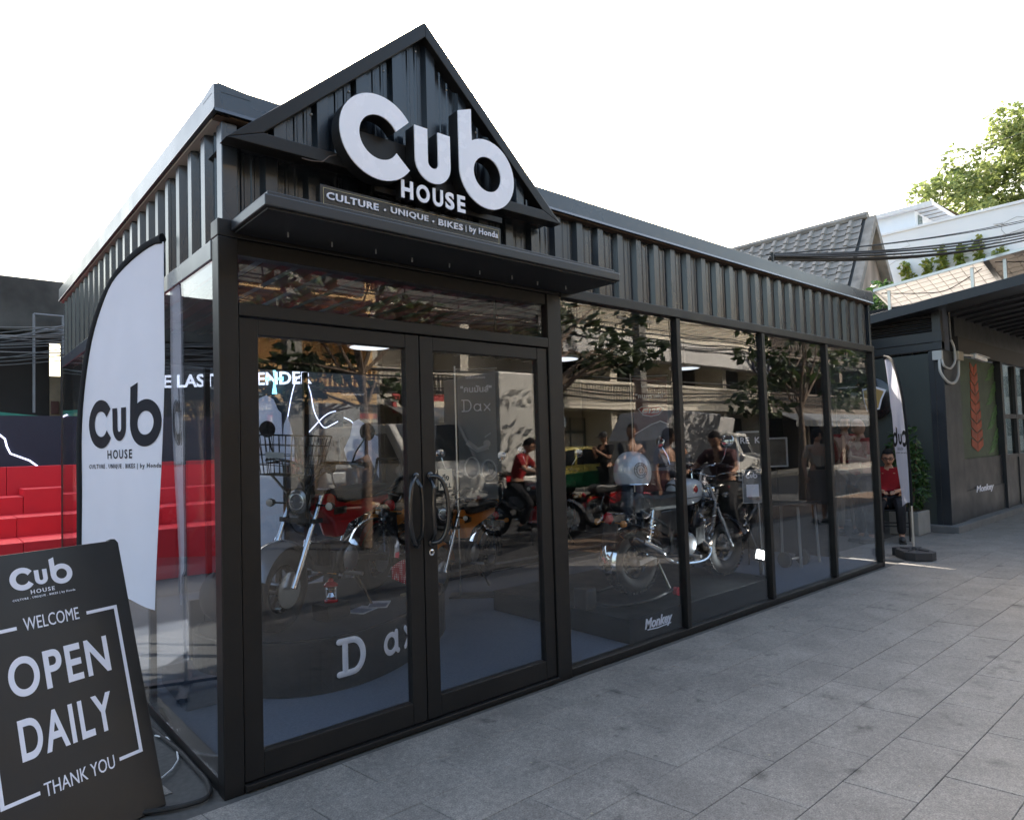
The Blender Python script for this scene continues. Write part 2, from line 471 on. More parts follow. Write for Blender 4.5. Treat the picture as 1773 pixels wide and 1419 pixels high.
# ------------------------------------------------------------------ the shop
L_, D_ = 7.18, 4.56
shop = T('shop_pavilion', 'small black glass shop with pointed gable and corrugated upper walls', 'shop', (0, 0, 0))
def part(b, name, mat, parent=None, **k): return b.build(name, mat, parent or shop, **k)
part(MB().box(.06, 7.12, .06, 4.5, -.012, .05), 'floor', CARPET)
# frame
for x0, x1, y0, y1 in ((0, .085, 0, .085), (2.0, 2.12, 0, .1), (7.12, 7.18, 0, .08), (0, .085, 4.475, 4.56), (7.1, 7.18, 4.48, 4.56)):
    part(MB().box(x0, x1, y0, y1, -.005, 2.42), 'post', BLK, bevel=.004)
for xm in (3.41, 4.70, 5.975):
    part(MB().box(xm - .025, xm + .025, .004, .075, .052, 2.41), 'mullion', BLK, bevel=.003)
for ym in (1.3, 2.35, 3.42):
    part(MB().box(.0115, .044, ym - .022, ym + .022, .062, 2.329), 'mullion', BLK, bevel=.003)
for xm in (1.3, 2.4, 3.4):
    part(MB().box(xm - .025, xm + .025, 4.48, 4.545, .052, 2.41), 'mullion', BLK)
part(MB().box(2.122, 7.118, .002, .08, .002, .05), 'base_rail', BLK, bevel=.004)
part(MB().box(.087, 1.998, -.012, .09, .002, .03), 'door_sill', BLK, bevel=.004)
part(MB().box(.002, .075, .087, 4.473, .002, .06), 'base_rail', BLK, bevel=.004)
part(MB().box(.087, 3.42, 4.49, 4.55, .002, .05), 'base_rail', BLK)
part(MB().box(2.122, 7.178, -.004, .1, 2.412, 2.48), 'head_beam', BLK, bevel=.005)
part(MB().box(-.004, .09, .087, 4.473, 2.33, 2.42), 'head_beam', FLASH, bevel=.005)
part(MB().box(0, 2.12, .002, .1, 2.422, 2.5), 'head_beam', BLK, bevel=.005)
part(MB().box(.087, 1.998, .01, .08, 2.35, 2.42), 'transom_rail', BLK, bevel=.004)
part(MB().box(.087, 1.998, -.002, .085, 2.075, 2.135), 'transom_rail', BLK, bevel=.004)
part(MB().box(.1, 1.985, .03, .038, 2.13, 2.355), 'transom_pane', GLASS)
for a, c in ((2.115, 3.39), (3.43, 4.68), (4.72, 5.955), (5.995, 7.125)):
    part(MB().box(a, c, .034, .042, .045, 2.415), 'window_pane', GLASS)
for a, c in ((.086, 1.298), (1.302, 2.348), (2.352, 3.418), (3.422, 4.474)):
    part(MB().box(.003, .009, a, c, .0605, 2.3295), 'window_pane', GLASS)
for a, c in ((.08, 1.28), (1.32, 2.38), (2.42, 3.38)):
    part(MB().box(a, c, 4.51, 4.518, .045, 2.42), 'window_pane', GLASS)
part(MB().box(7.145, 7.153, .08, .5, .045, 2.415), 'window_pane', GLASS)
part(MB().box(7.12, 7.175, .5, .56, 0, 2.415), 'mullion', BLK)
DARKW = M('dark_inner_wall', (.01, .0105, .0115), .7)
part(MB().box(7.1, 7.17, .561, 4.48, 0, 2.95), 'end_wall', DARKW)
part(MB().box(7.1, 7.17, .1, .56, 2.42, 2.95), 'end_wall', DARKW)
part(MB().box(3.43, 7.1, 4.48, 4.55, 0, 2.95), 'back_wall', DARKW)
part(MB().box(.09, 3.428, 4.48, 4.55, 2.42, 2.95), 'back_wall', DARKW)
part(MB().box(.12, 7.08, .07, .09, 2.5, 2.95), 'wall_core', DARKW)
part(MB().box(.075, .095, .12, 4.45, 2.43, 2.95), 'wall_core', DARKW)
# corrugated sheets
PROF = [(0, 0), (.016, .034), (.072, .034), (.088, 0), (.118, 0), (.124, .006), (.134, .006), (.14, 0), (.166, 0), (.172, .006), (.182, .006), (.188, 0)]
PIT = .21
def corr(u0, u1, zb, zt, place, step=.0):
    pts = []; k = math.floor(u0 / PIT) - 1
    while k * PIT < u1:
        for a, d in PROF:
            u = k * PIT + a
            if u0 <= u <= u1: pts.append((u, d))
        k += 1
    ev = lambda u: next((d0 + (d1 - d0) * (u - a0) / (a1 - a0) for (a0, d0), (a1, d1) in zip(PROF, PROF[1:] + [(PIT, 0)]) if a0 <= u <= a1), 0)
    pts = [(u0, ev(u0 % PIT))] + pts + [(u1, ev(u1 % PIT))]
    b = MB(); vs = []
    for u, d in pts: vs += [place(u, zb(u), d), place(u, zt(u), d), place(u, zb(u), d - .004), place(u, zt(u), d - .004)]
    fs = []
    for i in range(len(pts) - 1):
        a = i * 4; c = a + 4
        fs += [(a, c, c + 1, a + 1), (a + 2, a + 3, c + 3, c + 2), (a, a + 2, c + 2, c), (a + 1, c + 1, c + 3, a + 3)]
    n = len(pts) * 4
    fs += [(0, 1, 3, 2), (n - 4, n - 2, n - 1, n - 3)]
    return b.add(vs, fs)
edges = [.1] + [.75 * k + .12 for k in range(1, 10)] + [7.13]
edges = [e for e in edges if e <= 7.13]
for a, c in zip(edges, edges[1:]):
    part(corr(a, c - .001, lambda u: 2.482 if u > 2.12 else 2.502, lambda u: 2.955, lambda u, z, d: (u, .06 - d, z)), 'cladding_sheet', CLAD)
edges = [.1, .85, 1.6, 2.35, 3.1, 3.85, 4.46]
for a, c in zip(edges, edges[1:]):
    part(corr(a, c - .001, lambda u: 2.424, lambda u: 2.955, lambda u, z, d: (.05 - d, u, z)), 'cladding_sheet', CLAD)
part(MB().box(.03, .1, .028, .1, 2.43, 2.95), 'corner_trim', FLASH, bevel=.004)
part(MB().box(7.13, 7.175, .02, .1, 2.482, 2.955), 'corner_trim', CLAD, bevel=.004)
# eaves trim and roof flashing (a folded sheet: face, drip, top)
def flashing(p0, p1, out, name='roof_flashing'):
    p0 = Vector(p0); p1 = Vector(p1); o = Vector(out)
    prof = [(.0, 2.975), (.008, 2.967), (.0, 2.985), (-.002, 3.088), (-.02, 3.098), (-.16, 3.085), (-.16, 3.06), (-.03, 3.06), (-.03, 2.97)]
    b = MB(); n = len(prof); vs = []
    for p in (p0, p1):
        for d, z in prof: vs.append((p.x + o.x * d, p.y + o.y * d, z))
    fs = [(i, (i + 1) % n, (i + 1) % n + n, i + n) for i in range(n)] + [tuple(range(n)), tuple(range(n, 2 * n))[::-1]]
    part(b.add(vs, fs), name, FLASH)
flashing((-.012, -.012, 0), (L_ + .012, -.012, 0), (0, -1, 0))
flashing((-.0125, D_ + .012, 0), (-.0125, -.0125, 0), (-1, 0, 0))
flashing((L_ + .0125, -.0125, 0), (L_ + .0125, D_ + .012, 0), (1, 0, 0))
part(MB().box(.0, L_, .0, .06, 2.957, 2.966), 'eaves_trim', BROWN)
part(MB().box(.0, .06, .0, D_, 2.9575, 2.9665), 'eaves_trim', M('pale_trim', (.35, .33, .31), .5))
part(MB().box(.02, L_ - .02, .02, D_ - .02, 3.0, 3.058), 'roof_deck', FLASH)
# ceiling with ribs running front to back
CEILM = M('galvanised_ceiling_sheet', (.075, .075, .085), .35, .6, var=.25, vs=4, streak=(1, .1, 1), rvar=.1)
part(MB().box(.1, 7.09, .1, 4.47, 2.78, 2.8), 'ceiling', M('ceiling_board', (.03, .03, .033), .7))
b = MB(); b2 = MB()
for i in range(27):
    x = .2 + i * .255
    b.prism([(-.05, 0), (-.025, -.04), (.025, -.04), (.05, 0)], lambda u, z, d, x=x: (x + u, d, 2.778 + z), .12, 4.45)
    if i < 26: b2.box(x + .07, x + .18, .12, 4.45, 2.765, 2.777)
part(b, 'ceiling_ribs', CEILM); part(b2, 'red_ceiling_strips', M('dark_red_paint', (.09, .008, .01), .5))

# gable
A = Vector((1.04, 0, 3.735)); GL = Vector((-.0, 0, 2.815)); GR = Vector((2.03, 0, 2.835))
def gz(u): 
    if u < A.x: return GL.z + (A.z - GL.z) * (u - GL.x) / (A.x - GL.x)
    return A.z + (GR.z - A.z) * (u - A.x) / (GR.x - A.x)
w = .061
def inset(P, Q, Rr, d):
    # triangle inset by d
    out = []
    pts = [P, Q, Rr]
    for i in range(3):
        a, b_, c = pts[i - 1], pts[i], pts[(i + 1) % 3]
        e1 = (b_ - a).normalized(); e2 = (c - b_).normalized()
        n1 = Vector((-e1.z, 0, e1.x)); n2 = Vector((-e2.z, 0, e2.x))
        if n1.dot(((P + Q + Rr) / 3) - b_) < 0: n1 = -n1
        if n2.dot(((P + Q + Rr) / 3) - b_) < 0: n2 = -n2
        M2 = Matrix(((n1.x, n1.z), (n2.x, n2.z))); rhs = Vector((n1.dot(b_) + d, n2.dot(b_) + d))
        s = M2.inverted() @ rhs; out.append(Vector((s.x, 0, s.y)))
    return out
I = inset(GL, A, GR, w)
for P, Q, P2, Q2 in ((GL, A, I[0], I[1]), (A, GR, I[1], I[2]), (GR, GL, I[2], I[0])):
    part(MB().prism([(P.x, P.z), (Q.x, Q.z), (Q2.x, Q2.z), (P2.x, P2.z)], lambda x, z, d: (x, d, z), -.12, -.03), 'gable_bar', BLK, bevel=.004)
part(corr(.06, 1.97, lambda u: 2.87, lambda u: max(2.872, gz(u) - .03), lambda u, z, d: (u, -.05 - d * .9, z)), 'gable_sheet', CLAD)
part(MB().prism([(.03, 2.84), (1.04, 3.7), (2.0, 2.85)], lambda x, z, d: (x, d, z), -.044, .25), 'gable_core', CLAD)
for i in range(9):
    u = .22 + i * .2; zz = gz(u) - .12
    if zz > 2.9: part(MB().lathe([(.006, 0), (.006, .006), (.002, .009)], (u, -.05, zz), (0, -1, 0), 6), 'screw_head', STEEL)

# canopy over the doors
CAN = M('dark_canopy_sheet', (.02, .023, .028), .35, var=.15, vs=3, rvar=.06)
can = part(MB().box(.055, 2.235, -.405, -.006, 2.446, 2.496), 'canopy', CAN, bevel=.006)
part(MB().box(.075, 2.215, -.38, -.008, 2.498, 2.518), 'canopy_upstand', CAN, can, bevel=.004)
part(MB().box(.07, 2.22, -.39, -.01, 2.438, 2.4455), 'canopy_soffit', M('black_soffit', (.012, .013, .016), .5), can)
for i in range(9):
    part(MB().lathe([(.004, 0), (.004, .02), (.001, .024)], (.25 + i * .22, -.16 + .02 * (i % 2), 2.437), (0, 0, -1), 6), 'screw_tip', STEEL, can)

# doors
def door(x0, x1, left):
    t = .085; y0, y1 = .012, .062; z0, z1 = .034, 2.07
    b = MB().box(x0, x0 + t, y0, y1, z0, z1).box(x1 - t, x1, y0, y1, z0, z1).box(x0 + t, x1 - t, y0 + .001, y1 - .001, z1 - .075, z1).box(x0 + t, x1 - t, y0 + .001, y1 - .001, z0, .145)
    d = part(b, 'door', BLK, bevel=.004)
    part(MB().box(x0 + t - .01, x1 - t + .01, .033, .041, .14, z1 - .07), 'door_pane', GLASS, d)
    sx = -1 if left else 1; xh = (x1 - .042) if left else (x0 + .042)
    pts = []
    for i in range(31):
        a = PI * (i / 30 - .5); c = max(0, math.cos(a))
        pts.append((xh + sx * .075 * c ** .7, .008 - .06 * min(1, c ** .45), 1.135 + .178 * math.sin(a)))
    part(MB().tube(pts, .0125, 10), 'handle', BGLOSS, d, smooth=True)
    pts2 = [(xh - sx * .012 * math.sin(PI * i / 14), .01 - .045 * min(1, math.sin(PI * i / 14) * 2.2), .96 + .35 * i / 14) for i in range(15)]
    part(MB().tube(pts2, .011, 8), 'handle_backbar', BGLOSS, d, smooth=True)
    for zz in (.955, 1.315): part(MB().lathe([(.02, 0), (.02, .01), (.012, .014)], (xh, .0125, zz), (0, -1, 0), 12), 'handle_boss', BGLOSS, d)
    return d
dl = door(.09, 1.037, True)
dr = door(1.043, 1.995, False)
lk = part(MB().lathe([(.017, 0), (.017, .006), (.012, .008), (.011, .004)], (1.085, .0115, .905), (0, -1, 0), 16), 'lock', CHROME, dr, smooth=True)
part(MB().box(1.083, 1.087, .0, .006, .898, .912), 'keyhole', BPRINT, lk)
ps = part(MB().box(1.155, 1.248, .026, .0325, 1.23, 1.345), 'pull_sticker', M('cream_sticker', (.55, .48, .36), .5), dr, bevel=.004)
t = text_mb('PULL', .03, (1.163, .0255, 1.243), (1, 0, 0), (0, 0, 1), .001, width=.076, bold=.0008)
t2 = text_mb('ดึง', .05, (1.178, .0255, 1.283), (1, 0, 0), (0, 0, 1), .001, width=.046, bold=.001)
t.add(t2.v, t2.f)
t.build('pull_lettering', BPRINT, ps)

# ------------------------------------------------------------------ gable sign
sign = T('gable_sign', 'large white three-letter channel sign with small letters below on the gable', 'sign', (.70, -.2, 2.98))
BLKS = M('black_letter_return', (.012, .012, .013), .4)
fr = lambda x, z, d: (.21 * x, d, .21 * z)
for fnl, nm in ((letter_C, 'letter_c'), (letter_u, 'letter_u'), (letter_b, 'letter_b')):
    q = fnl(fr, .006, .085).build(nm, BLKS, sign)
    fnl(fr, -.002, .0055).build('letter_face', WHITE, q)
for i, ch in enumerate('HOUSE'):
    x = .50 + (0, .44, .93, 1.32, 1.70)[i]
    wd_ = (.07, .08, .064, .056, .052)[i]
    tb = text_mb(ch, .1, (.025 + .205 * x, .045, -.262), (1, 0, 0), (0, 0, 1), .05, height=.092, width=wd_, bold=.0035, res=6)
    q = tb.build('letter_' + ch.lower(), BLKS, sign)
    text_mb(ch, .1, (.025 + .205 * x, .0165, -.262), (1, 0, 0), (0, 0, 1), .005, height=.092, width=wd_, bold=.0035, res=6).build('letter_face', WHITE, q)
part(MB().box(-.05, .62, .09, .12, -.13, .05), 'sign_back_rail', BLK, sign)
part(MB().box(.02, .85, .09, .12, -.23, -.2), 'sign_back_rail', BLK, sign)
tb = T('tagline_board', 'narrow black board with a white tagline under the gable sign', 'sign', (.42, -.13, 2.6))
bo = MB().box(0, 1.1, .0, .05, 0, .108).build('board', M('black_acrylic_board', (.013, .013, .013), .25), tb, bevel=.003)
b = MB()
for x0, x1, z0, z1 in ((.015, 1.085, .015, .0175), (.015, 1.085, .0915, .094), (.015, .0175, .0175, .0915), (1.0825, 1.085, .0175, .0915)): b.box(x0, x1, -.0015, .001, z0, z1)
b.build('gold_border', M('gold_line', (.45, .38, .22), .5), bo)
text_mb('CULTURE', .05, (.03, -.004, .04), (1, 0, 0), (0, 0, 1), .006, width=.275, height=.035, bold=.0012, spacing=1.1).build('tagline_lettering', WPAINT, tb)
text_mb('.', .09, (.335, -.004, .047), (1, 0, 0), (0, 0, 1), .006, height=.012, bold=.001).build('tagline_lettering', WPAINT, tb)
text_mb('UNIQUE', .05, (.375, -.004, .04), (1, 0, 0), (0, 0, 1), .006, width=.225, height=.037, bold=.0012, spacing=1.1).build('tagline_lettering', WPAINT, tb)
text_mb('.', .09, (.625, -.004, .047), (1, 0, 0), (0, 0, 1), .006, height=.012, bold=.001).build('tagline_lettering', WPAINT, tb)
text_mb('BIKES', .05, (.665, -.004, .04), (1, 0, 0), (0, 0, 1), .006, width=.16, height=.035, bold=.0012, spacing=1.1).build('tagline_lettering', WPAINT, tb)
text_mb('|', .05, (.845, -.004, .038), (1, 0, 0), (0, 0, 1), .006, height=.038).build('tagline_lettering', WPAINT, tb)
text_mb('by Honda', .05, (.87, -.004, .034), (1, 0, 0), (0, 0, 1), .006, width=.205, height=.045, bold=.0006, spacing=1.1).build('tagline_lettering', WPAINT, tb)
# loose cable from the sign along the gable
tag(MB().tube([(.33, -.14, 2.80), (.36, -.17, 2.785), (.41, -.18, 2.79), (.45, -.17, 2.83), (.5, -.14, 2.86)], .003, 6).build('sign_cable', BROWN), 'thin loose cable hanging at the left of the gable sign', 'cable')

# roof bracket for the street cables
rb = T('cable_bracket', 'small black steel cable bracket standing on the roof edge', 'bracket', (5.2, .12, 3.085))
MB().box(-.06, .06, -.02, .02, 0, .02).box(-.045, -.03, -.01, .01, .02, .16).box(.03, .045, -.01, .01, .02, .08).build('bracket', BLK, rb)

# ------------------------------------------------------------------ feather flags
def clip_x(o, x, keep_below=True):
    bm = bmesh.new(); bm.from_mesh(o.data)
    bmesh.ops.bisect_plane(bm, geom=bm.verts[:] + bm.edges[:] + bm.faces[:], plane_co=(x, 0, 0), plane_no=(1, 0, 0), clear_outer=keep_below, clear_inner=not keep_below)
    bm.to_mesh(o.data); bm.free()
def feather_flag(label, loc, rz, Wd, zb, zt, zc, logo_R, logo_pos, mirror, seed, wave, back=False, tp=(.955, .06)):
    """local x runs from the pole (0) to the free edge (Wd); +y is behind the printed face"""
    f = T('feather_flag', label, 'feather flag', loc, rz, 'white feather flags beside the shop')
    def left(z):      # x of the sleeve at height z
        if z < zc: return 0
        q = min(1, (z - zc) / (zt - zc)); return Wd * (1 - math.sqrt(max(0, 1 - q * q))) ** 1.15
    rnd = random.Random(seed); p1 = rnd.uniform(0, 6); p2 = rnd.uniform(0, 6)
    def surf(x, z):
        u = x / Wd
        return wave * (math.sin(2.6 * u + p1 + z * .9) * u + .4 * math.sin(7 * u + p2 + z * 2.4) * u + .16 * math.sin(15 * u + z * 4) * u * (1 - u) + .05 * math.sin(31 * u - z * 9) * (1 - u))
    def pt(u, v, off=0):
        z = zb + (zt - .02 - zb) * v + .035 * (1 - v) * math.sin(u * 3 + p1) * (1 if v < .3 else 0) * (1 - v / .3 if v < .3 else 0)
        x0 = left(z) + .012; x = x0 + (Wd * (tp[0] + tp[1] * min(1, v * 1.5) ) - x0) * u
        if x < x0: x = x0
        return (x, surf(x, z) + off, z)
    b = MB(); nu, nv = 26, 60
    for off in (0, .0018):
        g = MB().grid(lambda u, v: pt(u, v, off), nu, nv); b.add(g.v, g.f)
    cl = b.build('banner', CLOTH, f, smooth=True)
    # black sleeve along pole side and over the top
    pts = []
    zs = [zb + (zc - zb) * i / 10 for i in range(11)] + [zc + (zt - zc) * (1 - (1 - i / 22) ** 2) for i in range(1, 23)]
    for z in zs: pts.append((left(z), surf(left(z), z) * .5, z))
    b = MB(); rr = [.022] * len(pts); rr[-1] = .03
    b.tube(pts, rr, 8, flat=((0, 1, 0), .7))
    b.build('sleeve', BSLEEVE, f, smooth=True)
    MB().tube([(0, 0, .05), (0, 0, zb + .3)], .011, 8).build('pole', STEEL, f, smooth=True)
    # print
    lg = logo(Vector((0, 0, 0)), Vector((1, 0, 0)), Vector((0, 0, 1)), logo_R, .0005, tag_w=5.15)
    m = -1 if mirror else 1
    lg.v = [(logo_pos[0] + m * x, surf(logo_pos[0] + m * x, logo_pos[1] + z) + (.004 if back else -.0022), logo_pos[1] + z) for x, y, z in lg.v]
    o = lg.build('logo_print', BPRINT, cl)
    clip_x(o, Wd * .99, True); clip_x(o, .03, False)
    return f
ff = feather_flag('tall white feather flag with black logo leaning on the left glass wall', (-.28, 1.62, 0), math.atan2(-.77, .27), .815, .70, 2.62, 1.45, .138, (.235, 1.655), False, 3, .032)
MB().box(-.3, .3, -.03, .03, .002, .03).box(-.03, .03, -.3, .3, .031, .05).build('cross_base', BLK, ff)
rf = feather_flag('narrow white feather flag on a weighted base standing right of the shop', (7.9, -.06, 0), math.atan2(.52, .62), .6, .62, 2.47, 1.0, .10, (.11, 1.42), False, 8, .05, True, (.5, .5))
b = MB()
oct_ = [(-.24, -.1), (-.16, -.19), (.1, -.19), (.16, -.13), (.2, -.19), (.26, -.13), (.26, .13), (.2, .19), (.16, .13), (.1, .19), (-.16, .19), (-.24, .1)]
b.prism([(x * 1.05, y * .9) for x, y in oct_], lambda x, y, d: (x, y, d), .002, .1)
for a in range(4): b.bar((.05 * math.cos(a * PI / 2 + .7), .05 * math.sin(a * PI / 2 + .7), .108), (.2 * math.cos(a * PI / 2 + .7), .15 * math.sin(a * PI / 2 + .7), .104), .02, .016)
b.lathe([(.03, .1), (.025, .13), (.012, .14)], n=10)
b.build('weighted_base', M('dark_grey_plastic', (.03, .03, .033), .55, bump=.1, bs=200), rf, bevel=.008)
rf.rotation_euler.z = math.atan2(.52, .62)

# ------------------------------------------------------------------ leaning welcome board
TH, LEAN, BW, BH = 1.212, .293, .645, 1.141
bd = T('welcome_board', 'black board reading OPEN DAILY leaning on the corner of the shop', 'sign board', (-.191, .137, 0))
t_ = Vector((math.sin(TH), math.cos(TH), 0)); n_ = Vector((math.cos(TH), -math.sin(TH), 0))
up_ = -n_ * math.sin(LEAN) + Vector((0, 0, math.cos(LEAN))); nb = t_.cross(up_).normalized()    # nb faces the street
def BP(u, v, d=0): return t_ * (-u) + up_ * v + nb * d         # u from the right edge to the left
BOARDM = M('matt_black_board', (.017, .0155, .0155), .42, var=.3, vs=3.5, rvar=.13)
panel = MB().prism([(0, 0), (BW, 0), (BW, BH - .012), (BW - .012, BH), (.04, BH), (.034, BH + .008), (.012, BH + .006), (0, BH - .012)], lambda u, v, d: tuple(BP(u, v, d)), -.035, -.0005).build('board_panel', BOARDM, bd, bevel=.004)
ex = t_; ey = up_
logo(BP(.40, 1.036, .0008), ex, ey, .045, .001).build('logo_print', WPAINT, panel)
def btext(s, uL, uR, v, h, **k): return text_mb(s, h, BP(uL, v, .0008), ex, ey, .001, width=uL - uR, height=h, **k).build('printed_' + s.lower().replace(' ', '_'), WPAINT, panel)
btext('WELCOME', .42, .215, .835, .05)
btext('OPEN', .497, .125, .597, .148, bold=.003, spacing=1.12, res=10)
btext('DAILY', .49, .147, .372, .148, bold=.003, spacing=1.12, res=10)
btext('THANK YOU', .435, .175, .225, .05)
b = MB(); fl = .578; fw_ = .0135; vT, vB, uR_ = .859, .241, .058
def bar(u0, u1, v0, v1): MB().prism([(u0, v0), (u1, v0), (u1, v1), (u0, v1)], lambda u, v, d: tuple(BP(u, v, d)), .0004, .0014).build('printed_line', WPAINT, panel)
bar(uR_, uR_ + fw_, vB, vT); bar(fl - fw_, fl, vB, vT)
bar(uR_ + fw_ + .0004, .185, vT - fw_, vT - .0002); bar(.445, fl - fw_ - .0004, vT - fw_, vT - .0002)
bar(uR_ + fw_ + .0004, .155, vB + .0002, vB + fw_); bar(.45, fl - fw_ - .0004, vB + .0002, vB + fw_)

MB().bar(BP(.08, .95, -.04), Vector((-.3, .62, .002)) + Vector((.1, -.02, 0)), .03, .02).build('back_leg', BLK, bd)

# cables on the paving by the corner
tag(MB().tube([(-.05, .93, .008), (-.02, .82, .02), (-.015, .66, .01), (-.04, .54, .008), (-.09, .45, .008), (-.14, .4, .008), (-.22, .36, .008)], .0045, 6).build('white_cable', M('white_pvc', (.6, .6, .6), .5), smooth=True), 'thin white cable looping beside the left glass wall', 'cable')
def smooth_pts(P, n=6):
    out = []
    P = [Vector(p) for p in P]
    for i in range(len(P) - 1):
        p0, p1, p2, p3 = P[max(i - 1, 0)], P[i], P[i + 1], P[min(i + 2, len(P) - 1)]
        for k in range(n):
            t = k / n
            out.append(.5 * (2 * p1 + (p2 - p0) * t + (2 * p0 - 5 * p1 + 4 * p2 - p3) * t * t + (3 * p1 - p0 - 3 * p2 + p3) * t ** 3))
    out.append(P[-1]); return out
tag(MB().tube(smooth_pts([(-.06, 1.3, .012), (-.035, .95, .012), (-.012, .63, .012), (-.01, .39, .012), (-.012, .19, .012), (-.05, .06, .012), (-.14, .05, .012), (-.26, .1, .012), (-.4, .2, .012)]), .011, 8).build('black_hose', RUB, smooth=True), 'thick black cable bending round the front left corner post', 'cable')

# ------------------------------------------------------------------ inside: podiums
pod = T('round_podium', 'black rounded podium with white letters along its curved front', 'podium', (1.27, 1.57, .05), math.atan2(.53, .85))
def sup(a, bb, n, e=2.6):
    out = []
    for i in range(n):
        t = 2 * PI * i / n; c, s = math.cos(t), math.sin(t)
        out.append((a * abs(c) ** (2 / e) * (1 if c >= 0 else -1), bb * abs(s) ** (2 / e) * (1 if s >= 0 else -1)))
    return out
PH = .315
MB().prism(sup(1.0, .70, 72), lambda x, y, d: (x, y, d), .002, PH).build('podium_body', PODM, pod, bevel=.006)
MB().prism(sup(.975, .675, 72), lambda x, y, d: (x, y, d), PH + .001, PH + .005).build('podium_carpet', M('charcoal_carpet', (.03, .031, .033), .95, bump=.4, bs=250, spec=.1), pod)
# raised letters D a x : rounded slab strokes, white face on a black plate
def pod_front(s):
    """point and outward normal on the podium edge for world x"""
    best = None
    ca, sa = math.cos(pod.rotation_euler.z), math.sin(pod.rotation_euler.z)
    P = [(1.27 + x * ca - y * sa, 1.57 + x * sa + y * ca) for x, y in sup(1.0, .70, 720)]
    for i, (x, y) in enumerate(P):
        if y < 1.3 and (best is None or abs(x - s) < abs(best[0] - s)): best = (x, y, P[i - 3], P[(i + 3) % len(P)])
    tx = Vector((best[3][0] - best[2][0], best[3][1] - best[2][1], 0)).normalized()
    return Vector((best[0], best[1], 0)), tx
def stroke_letter(strokes, xc, zc, hgt, nm):
    P0, tx = pod_front(xc); 
    nrm = Vector((tx.y, -tx.x, 0))
    q = T(nm, 'x', 'letter'); del q['label'], q['category']
    bpy.data.objects.remove(q)
    def mk(r, dep, col, name, par):
        b = MB()
        for st in strokes:
            pts = [P0 + tx * (x * hgt) + Vector((0, 0, zc + z * hgt)) + nrm * dep for x, z in st]
            cl = (st[0] == st[-1]); 
            b.tube(pts[:-1] if cl else pts, r * hgt, 8, closed=cl, flat=(nrm, .22))
            if not cl:
                for e in (pts[0], pts[-1]): b.ell(e, (r * hgt * 1.001, r * hgt * .222, r * hgt * 1.001), 12, 8, Matrix((tx, nrm, Vector((0, 0, 1)))).transposed())
        # flatten end caps towards the plate
        o = b.build(name, col, par, W=True, smooth=True)
        return o
    pl = mk(.118, .004, PODM, nm + '_plate', pod)
    ln = mk(.105, .009, M('silver_edge', (.4, .38, .34), .4), nm + '_outline', pl) if False else None
    MBf = mk(.082, .016, WHITE, nm, pod)
Dst = [[(-.34, .42), (-.02, .42)], [(-.34, -.42), (-.02, -.42)], [(-.17, .42), (-.17, -.42)], [(-.02, .42)] + [(.04 + .32 * math.sin(rad(a)), .42 * math.cos(rad(a))) for a in range(10, 175, 12)] + [(-.02, -.42)]]
ast = [[(.06 + .26 * math.cos(rad(a)), -.12 + .27 * math.sin(rad(a))) for a in range(0, 360, 20)], [(.32, .18), (.32, -.36), (.40, -.40)]]
ast[0].append(ast[0][0])
xst = [[(-.24, .16), (.26, -.4)], [(.26, .16), (-.24, -.4)]]
stroke_letter(Dst, .955, .245, .225, 'raised_letter_d')
stroke_letter(ast, 1.255, .262, .21, 'raised_letter_a')
stroke_letter(xst, 1.455, .262, .21, 'raised_letter_x')

pod2 = T('low_podium', 'low black podium under the motorbike by the front window', 'podium', (2.76, .06, .05))
MB().box(0, 2.04, .0, 1.5, .002, .17).build('podium_body', PODM, pod2, bevel=.005)
text_mb('Monkey', .07, (.17, -.003, .075), (1, 0, 0), (0, 0, 1), .003, width=.33, bold=.002, shear=.25).build('lettering', WPAINT, pod2)
MB().tube([(.2, -.002, .065), (.32, -.002, .058), (.48, -.002, .066)], .004, 6).build('letter_swash', WPAINT, pod2)
ed = T('display_plinth', 'low dark plinth with silver edge at the back of the shop', 'plinth', (3.0, 2.95, .05))
MB().box(0, 3.6, 0, 1.45, .002, .10).build('plinth_body', PODM, ed)
MB().box(-.004, 3.604, -.012, 0, .08, .106).build('edge_trim', STEEL, ed)
MB().box(-.004, 3.604, -.008, 0, .01, .02).build('edge_trim', STEEL, ed)
st = T('carpet_step', 'small carpeted step in the left corner behind the glass', 'step', (.12, 1.02, .05))
MB().prism([(0, 0), (.5, 0), (.56, .1), (.5, .62), (.03, .62)], lambda x, y, d: (x, y, d), .002, .11).build('step_body', M('blue_carpet', (.055, .066, .09), .95, var=.15, vs=60, bump=.4, bs=300, spec=.1), st, bevel=.015)
MB().tube([(.34 + .035 * math.cos(a * PI / 8), .3 + .025 * math.sin(a * PI / 8), .112) for a in range(16)], .006, 6, closed=True).build('ring', STEEL, st)
sp = T('lit_podium_end', 'lighter panel painted as the lit left end of the rounded podium', 'panel', (.34, 1.72, .05))  # lighter grey puts the light on the podium's left end into colour
MB().box(0, .34, 0, .03, .002, .47).build('panel', M('lit_end_grey', (.085, .08, .078), .5, var=.15), sp, bevel=.006)
MB().box(.09, .094, -.003, -.0005, .003, .46).build('panel_seam', BPRINT, sp)
bag = T('black_bag', 'black rounded bag on the end of the rounded podium behind left glass', 'bag', (.52, 1.62, .372))
MB().ell((0, 0, .17), (.15, .12, .17), 16, 10).build('bag_body', M('black_nylon', (.02, .02, .022), .6, bump=.3, bs=30), bag, smooth=True)
MB().tube([(-.08, -.05, .3), (-.05, -.08, .37), (.05, -.08, .37), (.08, -.05, .3)], .01, 6).build('bag_handle', RUB, bag)
MB().box(-.08, .08, -.125, -.1, .05, .15).build('bag_pocket', RUB, bag, bevel=.01)

